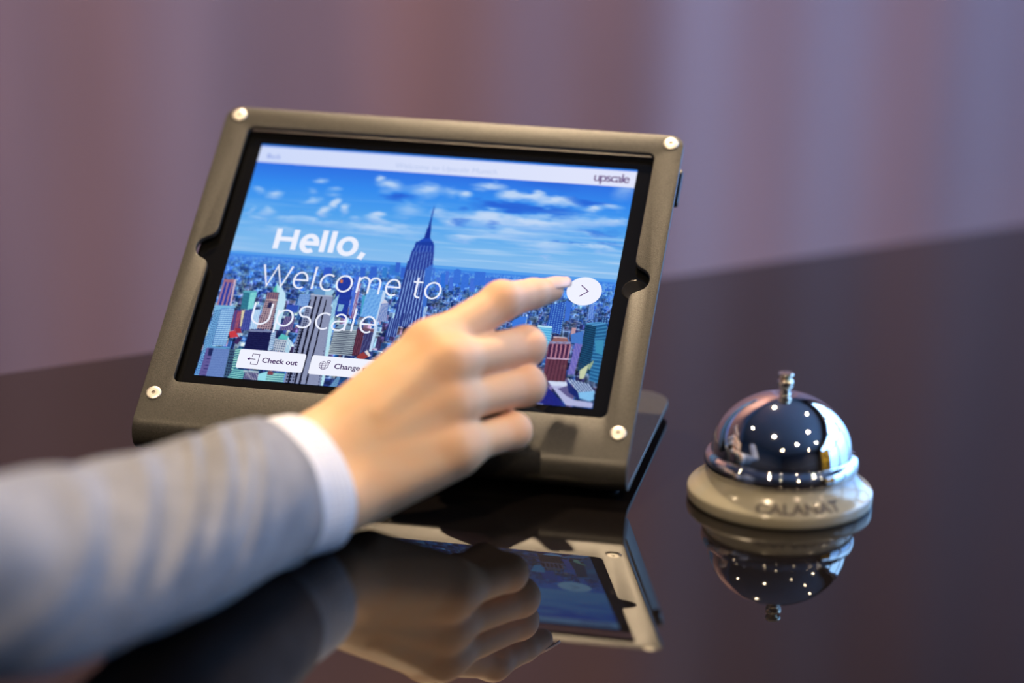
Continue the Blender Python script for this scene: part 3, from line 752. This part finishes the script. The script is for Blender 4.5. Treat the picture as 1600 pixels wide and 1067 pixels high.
class Flat:
    """flat coloured shapes lying on the display"""
    def __init__(s): s.v = []; s.f = []; s.m = []
    def add(s, vf, mi, h):
        n = len(s.v); s.v += [sp(x, y, h) for x, y in vf[0]]; s.f += [tuple(n + i for i in q) for q in vf[1]]; s.m += [mi] * len(vf[1])
    def poly(s, pts, mi, h): s.add((pts, [tuple(range(len(pts)))]), mi, h)
    def stroke(s, pts, w, mi, h, closed=False):
        P = [Vector(p) for p in pts]; n = len(P); vs = []
        for i in range(n):
            a = P[(i - 1) % n] if (closed or i > 0) else P[i]; b = P[(i + 1) % n] if (closed or i < n - 1) else P[i]
            d1 = (P[i] - a); d2 = (b - P[i])
            d1 = d1.normalized() if d1.length > 1e-6 else d2.normalized(); d2 = d2.normalized() if d2.length > 1e-6 else d1
            t = (d1 + d2); t = t.normalized() if t.length > 1e-6 else d1
            nn = Vector((-t.y, t.x)); k = w / 2 / max(0.4, nn.dot(Vector((-d1.y, d1.x))))
            vs += [tuple(P[i] + nn * k), tuple(P[i] - nn * k)]
        fs = [(2 * i, 2 * i + 1, 2 * ((i + 1) % n) + 1, 2 * ((i + 1) % n)) for i in range(n if closed else n - 1)]
        s.add((vs, fs), mi, h)
    def build(s, name, mats, label=None):
        o = mesh_obj(name, s.v, s.f, mats, screen); o.data.polygons.foreach_set('material_index', s.m)
        fix_normals(o)
        if label: o['label'] = label
        return o
h1, h2 = 0.05, 0.09
def _el(cx, cy, rx, ry, a0, a1, n=18): return [(cx + rx * math.cos(math.radians(a0 + (a1 - a0) * i / n)), cy + ry * math.sin(math.radians(a0 + (a1 - a0) * i / n))) for i in range(n + 1)]
XH = 0.75
GLY = {   # pen strokes in units of the capital height, and the advance
 'W': ([[(0.04, 1), (0.34, 0), (0.62, 0.98), (0.92, 0), (1.22, 1)]], 1.30),
 'e': ([[(0.10, 0.39), (0.635, 0.39)] + _el(0.365, 0.375, 0.27, 0.375, 3, 306, 30)], 0.75),
 'l': ([[(0.14, 1.07), (0.14, 0)]], 0.35),
 'c': ([_el(0.40, 0.375, 0.30, 0.375, 52, 308, 26)], 0.66),
 'o': ([_el(0.40, 0.375, 0.305, 0.375, 0, 360, 32)], 0.84),
 'm': ([[(0.13, XH), (0.13, 0)], [(0.13, 0.45)] + _el(0.355, 0.49, 0.215, 0.26, 175, 0, 12) + [(0.57, 0)], [(0.58, 0.45)] + _el(0.795, 0.49, 0.215, 0.26, 175, 0, 12) + [(1.01, 0)]], 1.18),
 't': ([[(0.19, 0.93), (0.19, 0.16)] + _el(0.34, 0.15, 0.15, 0.15, 180, 290, 8), [(0.03, 0.72), (0.42, 0.72)]], 0.47),
 'U': ([[(0.13, 1), (0.13, 0.36)] + _el(0.47, 0.36, 0.34, 0.36, 180, 360, 18) + [(0.81, 1)]], 0.98),
 'p': ([[(0.13, XH), (0.13, -0.34)], _el(0.43, 0.375, 0.30, 0.375, 168, -168, 28)], 0.84),
 'S': ([_el(0.36, 0.745, 0.255, 0.255, 50, 250, 16) + _el(0.33, 0.255, 0.275, 0.265, 72, -140, 18)], 0.72),
 'a': ([_el(0.36, 0.48, 0.23, 0.27, 145, 0, 12) + [(0.59, 0)], [(0.59, 0.44), (0.38, 0.42)] + _el(0.29, 0.21, 0.20, 0.21, 95, 270, 12) + _el(0.36, 0.24, 0.23, 0.24, 280, 345, 6)], 0.73),
 'H': ([[(0.14, 1), (0.14, 0)], [(0.82, 1), (0.82, 0)], [(0.14, 0.51), (0.82, 0.51)]], 1.04),
 ',': ([[(0.22, 0.12), (0.10, -0.2)]], 0.32), ' ': ([], 0.37)}
def monoline(F, text, x0, base, cap, width, pen, mi, h, squeeze=1.0):
    adv = sum(GLY[c][1] for c in text); k = width / adv; x = x0
    for c in text:
        for st in GLY[c][0]: F.stroke([(x + a * k, base - b * cap) for a, b in st], pen, mi, h)
        x += GLY[c][1] * k
F = Flat(); monoline(F, 'Hello,', 106, 349, 67, 254, 14.5, 0, h1); F.build('greeting_text', [M_littext], 'bold white greeting')
F = Flat(); monoline(F, 'Welcome to', 99, 471, 68, 488, 5.2, 0, h1); monoline(F, 'UpScale', 98, 594, 67, 340, 5.2, 0, h1); F.build('welcome_text', [M_littext], 'thin white welcome lines')
F = Flat(); F.add(text_at('Back', 24, 47, 15, 38, 0.2), 1, h1); F.build('back_text', [M_litgrey, M_litblueink], 'small blue link')
F = Flat(); F.add(text_at('Welcome to Upscale Munich', 378, 49, 17, 276, -0.6), 0, h1); F.build('header_text', [M_litgrey, M_litblueink], 'faint pale header line')
F = Flat(); F.add(text_at('upscale', 914, 47, 29, 94, 0.3, 0.82), 0, h1); F.build('logo_text', [M_litpurple], 'purple word mark')
# 'Check out' button
F = Flat(); F.poly(rrect(101, 676, 275, 735, 6), 0, h1)
F.add(text_at('Check out', 165, 713, 14.8, 93, 2.0), 1, h2)
F.stroke([(137, 697), (137, 689), (155, 689), (155, 721), (137, 721), (137, 713)], 1.7, 1, h2)
F.stroke([(128, 705), (147, 705)], 2.0, 1, h2); F.poly([(125, 705), (132, 700.5), (132, 709.5)], 1, h2)
F.build('button', [M_litwhite, M_litdark], 'white button with exit icon')
F = Flat(); F.poly(rrect(291, 677, 512, 736, 6), 0, h1)
F.add(text_at('Change room', 354, 713, 14.8, 122, 2.0), 1, h2)
g = (326, 706)
F.stroke([(g[0] + 12 * math.cos(t * .2618), g[1] + 12 * math.sin(t * .2618)) for t in range(-2, 19)], 1.5, 1, h2)
F.stroke([(g[0] + 5 * math.cos(t * .2618), g[1] + 12 * math.sin(t * .2618)) for t in range(24)], 1.2, 1, h2, True)
F.stroke([(g[0] - 12, g[1]), (g[0] + 12, g[1])], 1.2, 1, h2); F.stroke([(g[0] - 10, g[1] + 6), (g[0] + 10, g[1] + 6)], 1.1, 1, h2); F.stroke([(g[0] - 10, g[1] - 6), (g[0] + 3, g[1] - 6)], 1.1, 1, h2)
F.stroke([(337 + 3.6 * math.cos(t * .5236), 693 + 3.6 * math.sin(t * .5236)) for t in range(12)], 1.6, 1, h2, True)
F.stroke([(334, 696), (337, 703), (340, 696)], 1.4, 1, h2)
F.build('button', [M_litwhite, M_litdark], 'white button with globe icon')
F = Flat(); F.poly([(946.5 + 45 * math.cos(t * math.pi / 32), 410 + 45 * math.sin(t * math.pi / 32)) for t in range(64)], 0, h1)
F.stroke([(937, 392), (957, 409.5), (936.5, 427.5)], 2.6, 1, h2)
F.build('arrow_button', [M_litwhite, M_litpurple], 'round white button with arrow')

# ------------------------------------------------------------------ service bell
BX, BY = 153.9, 0.0
bell = empty('service_bell', (BX * S, BY * S, 0))
tag(bell, 'chrome-domed service bell with a printed ivory base on the black counter', 'bell')
def lathe_obj(name, prof, mat, parent, n=96, label=None):
    vs, fs = lathe(prof, n); o = mesh_obj(name, vs, fs, mat, parent, smooth=True, scale=S); fix_normals(o); auto_smooth(o, 40)
    if label: o['label'] = label
    return o
def smooth_prof(pts, k=6):
    out = []; P = [np.array(p, float) for p in pts]; P = [2 * P[0] - P[1]] + P + [2 * P[-1] - P[-2]]
    for i in range(1, len(P) - 2):
        for j in range(k):
            t = j / k; a, b, c, d = P[i - 1:i + 3]
            out.append(tuple(0.5 * ((2 * b) + (c - a) * t + (2 * a - 5 * b + 4 * c - d) * t ** 2 + (3 * b - a - 3 * c + d) * t ** 3)))
    out.append(tuple(P[-2])); return out
base_prof = [(0.01, 0.0), (34.2, 0.0)] + smooth_prof([(35.2, 0.3), (35.6, 1.4), (35.6, 3.9), (35.2, 5.0), (33.8, 6.2), (31.6, 7.9), (29.9, 9.9), (28.7, 12.0), (28.0, 14.4)]) + [(27.0, 15.0), (0.01, 15.0)]
lathe_obj('bell_base', base_prof, M_ivory, bell, label='ivory enamel base')
dome_prof = [(25.0, 12.9), (28.4, 12.9)] + smooth_prof([(29.0, 13.1), (29.4, 14.2), (29.5, 15.8), (29.2, 17.2), (28.5, 18.2), (27.4, 18.9)], 4) + smooth_prof([(27.0, 19.3), (26.8, 21.0), (26.2, 24.2), (24.9, 27.8), (22.8, 31.3), (19.6, 34.9), (15.6, 37.9), (11.0, 40.2), (6.0, 41.7), (2.0, 42.1), (0.01, 42.15)], 5)
dome_prof = dome_prof + [(0.01, 41.5), (15, 37.2), (24, 28), (26.2, 19), (25.0, 12.9)]
lathe_obj('bell_dome', dome_prof, M_chrome, bell, label='mirror chrome dome')
pl_prof = smooth_prof([(2.6, 41.6), (2.1, 42.4), (1.9, 43.6), (2.1, 44.4), (2.8, 45.2), (3.1, 46.2), (2.9, 47.3), (2.2, 48.0), (1.3, 48.5)], 4) + [(1.2, 48.7), (2.7, 48.9), (3.0, 49.3), (3.0, 49.9), (2.7, 50.3), (0.01, 50.5)]
lathe_obj('plunger', pl_prof, material('worn_brass_chrome', (0.80, 0.74, 0.60), 0.10, metal=1.0), bell, n=40)
# printed letters wrapped on the sloping base
v, f = glyphs('CALANAT', 2.6)
xa = min(x for x, y in v); xb = max(x for x, y in v); ch = cap_height()
vs = []
sl = [(35.2, 5.0), (33.8, 6.2), (31.6, 7.9), (29.9, 9.9)]
cum = [0]
for i in range(3): cum.append(cum[-1] + math.dist(sl[i], sl[i + 1]))
for x, y in v:
    ang = math.radians(-71 + (x - (xa + xb) / 2) / (xb - xa) * 58)
    q = 1.0 + y / ch * 4.6
    for i in range(3):
        if q <= cum[i + 1] or i == 2:
            t = (q - cum[i]) / (cum[i + 1] - cum[i]); r = sl[i][0] + (sl[i + 1][0] - sl[i][0]) * t; z = sl[i][1] + (sl[i + 1][1] - sl[i][1]) * t; break
    r += 0.12; z += 0.14
    vs.append((r * math.cos(ang), r * math.sin(ang), z))
mesh_obj('lettering', vs, f, M_print, bell, scale=S)

# ------------------------------------------------------------------ person: hand and sleeve
def cap_sdf(P, a, b, ra, rb):
    a = np.array(a, np.float32); b = np.array(b, np.float32); ab = b - a
    t = np.clip(((P - a) @ ab) / (ab @ ab), 0, 1)
    return np.linalg.norm(P - a - t[..., None] * ab, axis=-1) - (ra + (rb - ra) * t)
def smin(a, b, k):
    h = np.clip(0.5 + 0.5 * (b - a) / k, 0, 1); return b * (1 - h) + a * h - k * h * (1 - h)
def surface_nets(Fv, org, h):
    nx, ny, nz = Fv.shape; ins = Fv < 0
    acc = np.zeros((nx - 1, ny - 1, nz - 1, 3), np.float32); cnt = np.zeros((nx - 1, ny - 1, nz - 1), np.float32)
    cor = [(i, j, k) for i in (0, 1) for j in (0, 1) for k in (0, 1)]
    def sl(c): return Fv[c[0]:nx - 1 + c[0], c[1]:ny - 1 + c[1], c[2]:nz - 1 + c[2]]
    for c0 in cor:
        for ax in range(3):
            if c0[ax] == 1: continue
            c1 = list(c0); c1[ax] = 1
            f0, f1 = sl(c0), sl(c1); m = (f0 < 0) != (f1 < 0)
            t = np.where(m, f0 / np.where(m, f0 - f1, 1), 0)
            for q in range(3): acc[..., q] += m * (c0[q] + (t if q == ax else 0))
            cnt += m
    act = cnt > 0; idx = -np.ones(act.shape, int); idx[act] = np.arange(act.sum())
    g = np.argwhere(act); vs = (g + acc[act] / cnt[act][:, None]) * h + np.array(org)
    faces = []
    for ax in range(3):
        o1, o2 = [(1, 2), (2, 0), (0, 1)][ax]
        a = np.moveaxis(ins, ax, 0); d = a[:-1] != a[1:]
        d = np.moveaxis(d, 0, ax)
        e = np.argwhere(d)
        ok = np.ones(len(e), bool)
        for o in (o1, o2): ok &= (e[:, o] > 0) & (e[:, o] < act.shape[o])
        e = e[ok]; u1 = np.zeros(3, int); u1[o1] = 1; u2 = np.zeros(3, int); u2[o2] = 1
        q = [idx[tuple((e - s).T)] for s in (u1 + u2, u2, 0 * u1, u1)]
        q = np.stack(q, -1); flip = ~ins[tuple(e.T)]
        q[flip] = q[flip][:, ::-1]; faces.append(q)
    return vs, np.concatenate(faces)

W_ = np.array([-3.6, -81.5, 23.2]); Lw = np.array([-.55, .37, .75]); DN = np.array([.12, -.74, .66])   # wrist, toward the thumb side, back of the hand
J = {
 'index':  dict(m=(25.2, -40.8, 61.8), p=(46.2, -14, 73.8), d=(55.6, 0.8, 73.5), t=(61.2, 9.6, 73.0), r=(9.6, 7.1, 5.8, 4.7)),
 'middle': dict(m=(32.5, -47, 58.2), p=(55.6, -12, 56.2), r=(9.8, 7.6, 7.0, 6.2)),
 'ring':   dict(m=(35.0, -51, 44.0), p=(57.3, -20, 43.2), r=(9.4, 7.6, 6.9, 6.0)),
 'pinky':  dict(m=(38.0, -57, 28.8), p=(55.2, -32, 28.7), r=(8.8, 7.0, 6.2, 5.4)),
}
fold1 = np.array([-.62, .42, -.30]); fold1 /= np.linalg.norm(fold1)
fold2 = np.array([-.78, -.42, -.10]); fold2 /= np.linalg.norm(fold2)
for k, (l1, l2) in dict(middle=(20, 15), ring=(18, 14), pinky=(14, 12)).items():
    J[k]['d'] = tuple(np.array(J[k]['p']) + fold1 * l1); J[k]['t'] = tuple(np.array(J[k]['d']) + fold2 * l2)
J['pinky']['d'] = tuple(np.array(J['pinky']['p']) + np.array([-11.5, 5.5, -2.0])); J['pinky']['t'] = tuple(np.array(J['pinky']['d']) + np.array([-8.5, -6.5, 3.0]))
hh = 0.7
lo_ = np.array([-62, -190, 2.0]); hi_ = np.array([78, 26, 90.0])
gx, gy, gz = [np.arange(lo_[i], hi_[i], hh, dtype=np.float32) for i in range(3)]
P = np.stack(np.meshgrid(gx, gy, gz, indexing='ij'), -1)
wr, wu = W_ + 9.6 * Lw, W_ - 9.6 * Lw
fa = np.array([-28, -160, 29.5])
arm = smin(cap_sdf(P, wr, fa + 6 * Lw, 12.0, 15), cap_sdf(P, wu, fa - 6 * Lw, 11.6, 15), 8)
palm = arm
carp = {'index': W_ + 11 * Lw, 'middle': W_ + 4 * Lw, 'ring': W_ - 4 * Lw, 'pinky': W_ - 11 * Lw}
for k in J:
    m = np.array(J[k]['m']); palm = smin(palm, cap_sdf(P, carp[k], m, 11.0, J[k]['r'][0]), 7)
    palm = smin(palm, cap_sdf(P, m - DN * 5, m - DN * 6 + 0, 8.5, 8.5), 6) if False else palm
# fleshy heel of the hand on the little-finger side and the ball of the thumb
palm = smin(palm, cap_sdf(P, W_ - 8 * Lw + np.array([9, 10, -1]) - DN * 6, np.array(J['pinky']['m']) - DN * 6, 10, 8.5), 8)
thM = np.array([14.0, -44.0, 41.0]); thI = np.array([34.0, -27.0, 41.5]); thT = np.array([46.0, -17.0, 45.0])
palm = smin(palm, cap_sdf(P, W_ + 8 * Lw - DN * 8, thM, 10.5, 10), 8)
# knuckle heads and tendons
for k in J:
    m = np.array(J[k]['m']); r = J[k]['r'][0]
    palm = smin(palm, cap_sdf(P, m + DN * 1.6, m + DN * 1.6 + np.array([2, 3, 0.]), r - 1.8, r - 2.4), 5)
    palm = smin(palm, cap_sdf(P, W_ * .55 + m * .45 + DN * (r - 2.0), m + DN * (r - 2.6), 1.6, 2.0), 5)
body = palm
fing = None
for k in J:
    j = J[k]; r = j['r']
    f_ = cap_sdf(P, j['m'], j['p'], r[0] - (1.0 if k == 'index' else 1.7), r[1])
    f_ = smin(f_, cap_sdf(P, j['p'], j['d'], r[1], r[2]), 1.5 if k == 'index' else 3)
    f_ = smin(f_, cap_sdf(P, j['d'], j['t'], r[2], r[3]), 1.5 if k == 'index' else 3)
    if k == 'index':
        f_ = smin(f_, np.linalg.norm(P - (np.array(j['p']) + DN * 1.2), axis=-1) - 6.6, 4)
    f_ = smin(palm, f_, 5.5)
    body = f_ if fing is None else smin(body, f_, 0.35); fing = 1
th = smin(cap_sdf(P, thM, thI, 9, 7.8), cap_sdf(P, thI, thT, 7.8, 6.4), 2)
body = smin(body, th, 3.0)
vs, fs = surface_nets(body, lo_, hh)
# keep only the one connected skin
par = np.arange(len(vs))
ed = np.concatenate([fs[:, [0, 1]], fs[:, [1, 2]], fs[:, [2, 3]], fs[:, [3, 0]]])
for _ in range(400):
    m_ = np.minimum(par[ed[:, 0]], par[ed[:, 1]]); q_ = par.copy()
    np.minimum.at(q_, ed[:, 0], m_); np.minimum.at(q_, ed[:, 1], m_); q_ = q_[q_]
    if (q_ == par).all(): break
    par = q_
best = np.bincount(par).argmax(); keep = par == best; ren = np.cumsum(keep) - 1
fs = ren[fs[keep[fs[:, 0]]]]; vs = vs[keep]
# relax the net a little
ed = np.concatenate([fs[:, [0, 1]], fs[:, [1, 2]], fs[:, [2, 3]], fs[:, [3, 0]]])
for _ in range(3):
    acc = np.zeros_like(vs); cnt = np.zeros(len(vs))
    for a, b in ((0, 1), (1, 0)):
        np.add.at(acc, ed[:, a], vs[ed[:, b]]); np.add.at(cnt, ed[:, a], 1)
    vs = vs * .5 + acc / cnt[:, None] * .5
person = mesh_obj('person', (vs * S).tolist(), [tuple(int(i) for i in q) for q in fs], M_skin, smooth=True)
tag(person, "person's bare hand reaching from a grey sleeve, index finger out to the tablet", 'person')
tone = np.tile(np.array([0.80, 0.52, 0.315]), (len(vs), 1))
flush = np.zeros(len(vs))
for k in J:
    for key, w, s_ in (('m', .8, 6.5), ('p', .65, 5.5), ('t', .6, 5)):
        flush += w * np.exp(-np.sum((vs - np.array(J[k][key]) - DN * 5 * (key != 't')) ** 2, -1) / (2 * s_ ** 2))
flush = np.clip(flush, 0, 1)[:, None]
dist_f = np.clip((vs[:, 1:2] + 50) / 40, 0, 1)
tone = tone * (1 - .45 * dist_f) + np.array([0.80, 0.50, 0.38]) * (.45 * dist_f)
tone = tone * (1 - .42 * flush) + np.array([0.80, 0.36, 0.20]) * (.42 * flush)
# mottling, warmer over the back of the hand, a faint cool vein
mo = (np.sin(vs[:, 0] * .31 + 1.3 * np.sin(vs[:, 2] * .23)) * np.sin(vs[:, 2] * .27 + vs[:, 1] * .19 + 1.1) + .6 * np.sin(vs[:, 0] * .61 - vs[:, 1] * .47 + 2) * np.sin(vs[:, 2] * .55 + .7))[:, None] / 1.6
tone = tone + mo * np.array([.015, -.022, -.030])
va, vb = np.array([2., -76, 42]), np.array([28., -52, 56]); tt = np.clip(((vs - va) @ (vb - va)) / ((vb - va) @ (vb - va)), 0, 1)
dv = np.linalg.norm(vs - va - tt[:, None] * (vb - va) - DN * 9, axis=1)
tone = tone - np.exp(-(dv / 3.2) ** 2)[:, None] * np.array([.10, .045, .0])
ca = person.data.color_attributes.new('skin_tone', 'FLOAT_COLOR', 'POINT')
ca.data.foreach_set('color', np.concatenate([tone, np.ones((len(vs), 1))], -1).astype(np.float32).ravel())
# nail of the index finger
ti = np.array(J['index']['t']); di = np.array(J['index']['d']); ax = (ti - di) / np.linalg.norm(ti - di)
nn = np.array([.10, -.55, .83]); nn -= ax * (nn @ ax); nn /= np.linalg.norm(nn); sd = np.cross(ax, nn)
vs2, fs2 = [], []
for i in range(13):
    for j in range(11):
        a = -1 + 2 * i / 12; b = -1 + 2 * j / 10
        w = 3.6 * (1 - .25 * max(0, a) ** 3 - .1 * max(0, -a) ** 2); ang = b * 0.85
        L = 5.6 * a + (0.9 * (1 - b * b) if a > .9 else 0) - (0.8 * (1 - b * b) if a < -.9 else 0)
        vs2.append(tuple(ti + ax * (1.4 + L) + sd * w * math.sin(ang) / math.sin(.85) + nn * (4.75 * math.cos(ang) + .35 - .05 * a - 0.5 * max(0, a))))
for i in range(12):
    for j in range(10): q = i * 11 + j; fs2.append((q, q + 1, q + 12, q + 11))
nail = mesh_obj('fingernail', vs2, fs2, M_nail, person, smooth=True, scale=S)
m_ = nail.modifiers.new('thickness', 'SOLIDIFY'); m_.thickness = 0.0006

# tubes of cloth
def catmull(pts, n):
    P_ = np.array(pts, float); P_ = np.vstack([2 * P_[0] - P_[1], P_, 2 * P_[-1] - P_[-2]]); out = []
    m = len(P_) - 3
    for i in range(n + 1):
        t = i / n * m; k = min(int(t), m - 1); t -= k; a, b, c, d = P_[k:k + 4]
        out.append(0.5 * (2 * b + (c - a) * t + (2 * a - 5 * b + 4 * c - d) * t * t + (3 * b - a - 3 * c + d) * t ** 3))
    return np.array(out)
def cloth_tube(name, secs, n, seg, disp, mat, parent, inner=None):
    """secs rows: centre xyz, up xyz, half-height, half-depth; the open end comes first"""
    A = catmull(secs, n); C_, Up, ra, rb = A[:, :3], A[:, 3:6], A[:, 6], A[:, 7]
    tan = np.gradient(C_, axis=0); tan /= np.linalg.norm(tan, axis=1)[:, None]
    Up = Up / np.linalg.norm(Up, axis=1)[:, None]; Sd = np.cross(tan, Up); Sd /= np.linalg.norm(Sd, axis=1)[:, None]
    vs, uv = [], []; L = np.concatenate([[0], np.cumsum(np.linalg.norm(np.diff(C_, axis=0), axis=1))])
    def ring(i, shrink, back=0.0, dd=True):
        r = []
        for k in range(seg):
            a = 2 * math.pi * k / seg; d = disp(L[i], a) if dd else 0.0
            # slightly squared ellipse
            ca, sa = math.cos(a), math.sin(a)
            r.append(C_[i] - tan[i] * 0 + Up[i] * (ra[i] - shrink + d) * ca + Sd[i] * (rb[i] - shrink + d) * sa + tan[i] * back)
        return r
    rings = []
    if inner:
        for b, s in inner: rings.append((ring(0, s, b), 0))
    for i in range(n + 1): rings.append((ring(i, 0), i))
    for r, i in rings: vs += [(q[0], q[1], max(q[2], 0.7)) for q in r]
    fs = []
    for i in range(len(rings) - 1):
        for k in range(seg): fs.append((i * seg + k, i * seg + (k + 1) % seg, (i + 1) * seg + (k + 1) % seg, (i + 1) * seg + k))
    last = (len(rings) - 1) * seg; fs.append(tuple(last + k for k in range(seg)))
    o = mesh_obj(name, vs, fs, mat, parent, smooth=True, scale=S)
    uvl = o.data.uv_layers.new(name='UVMap'); ll = [r[1] for r in rings]
    dat = np.zeros((len(o.data.loops), 2))
    for pidx, f_ in enumerate(o.data.polygons):
        for li, vi in zip(f_.loop_indices, f_.vertices):
            ri = vi // seg; k = vi % seg
            if k == 0 and max(v_ % seg for v_ in f_.vertices) == seg - 1: k = seg
            dat[li] = (L[ll[ri]] * S, k / seg * 170 * S)
    uvl.data.foreach_set('uv', dat.ravel())
    fix_normals(o)
    return o
cuff_secs = [(-7.4, -92.0, 23.3, -.55, .33, .77, 26.3, 19.5), (-10.4, -98.6, 23.9, -.55, .34, .76, 26.4, 20.0), (-15.5, -110, 25.2, -.55, .33, .77, 26.2, 20.5), (-21, -130, 27.5, -.48, .26, .84, 25.6, 21)]
cloth_tube('shirt_cuff', cuff_secs, 24, 96, lambda s, a: 0.35 * math.sin(3 * a + 1) + 0.2 * math.sin(5 * a + s * .2), M_shirt, person,
           inner=[(12, 3.4), (3, 2.4), (0.2, 1.9), (-0.35, 1.2), (-0.3, 0.4)])
person.children[-1]['label'] = 'white shirt cuff with fine check'
slv = [(-17.2, -111.5, 25.4, -.56, .34, .76, 28.0, 22.5), (-20.2, -121, 26.6, -.50, .29, .82, 27.8, 23.5), (-25, -143, 28.4, -.38, .2, .90, 27.6, 25), (-32, -175, 31.8, -.26, .12, .96, 28.8, 26.5),
       (-40.5, -211, 38.8, -.2, .08, .98, 28.8, 29), (-49, -248, 47.2, -.18, .05, .98, 29.6, 31), (-58, -282, 57.4, -.2, 0, .98, 31.2, 34), (-80, -309, 80, .05, .45, .88, 34.5, 37),
       (-120, -325, 128, .35, .75, .55, 38, 40), (-175, -332, 200, .4, .85, .35, 44, 44), (-230, -334, 276, .4, .85, .3, 49, 47)]
FOLDS = [(6, 40, 1.0, 4, .5), (24, 44, -1.2, 5, .5), (36, 46, 1.5, 5, .5), (50, 48, -1.9, 5, .5), (60, 48, 2.2, 5, .5), (80, 44, -1.6, 6, .5), (96, 40, 1.8, 7, .5), (118, 36, -2.0, 9, .5), (140, 30, 2.0, 9, .5)]
def folds(s, a):
    d = 0.25 * math.sin(7 * a + .06 * s)
    env = min(1, max(0, (s - 6) / 25))
    # a: 0 = top, grows round the camera side; diagonal ridges run from the top outwards and down
    for s0, lean, A_, w, sp_ in FOLDS:
        aa = math.atan2(math.sin(a), math.cos(a))
        c = s0 + lean * (abs(aa) - .5)
        d += 1.9 * A_ * env * math.exp(-((s - c) / (w * .85)) ** 2) * (0.25 + 0.75 * min(1.0, abs(aa) / 0.9))
    return d
cloth_tube('jacket_sleeve', slv, 260, 224, folds, M_jacket, person, inner=[(20, 2.6), (4, 2.4), (0.2, 2.2), (-0.4, 1.5), (-0.3, 0.6)])
person.children[-1]['label'] = 'light grey wool jacket sleeve with folds'
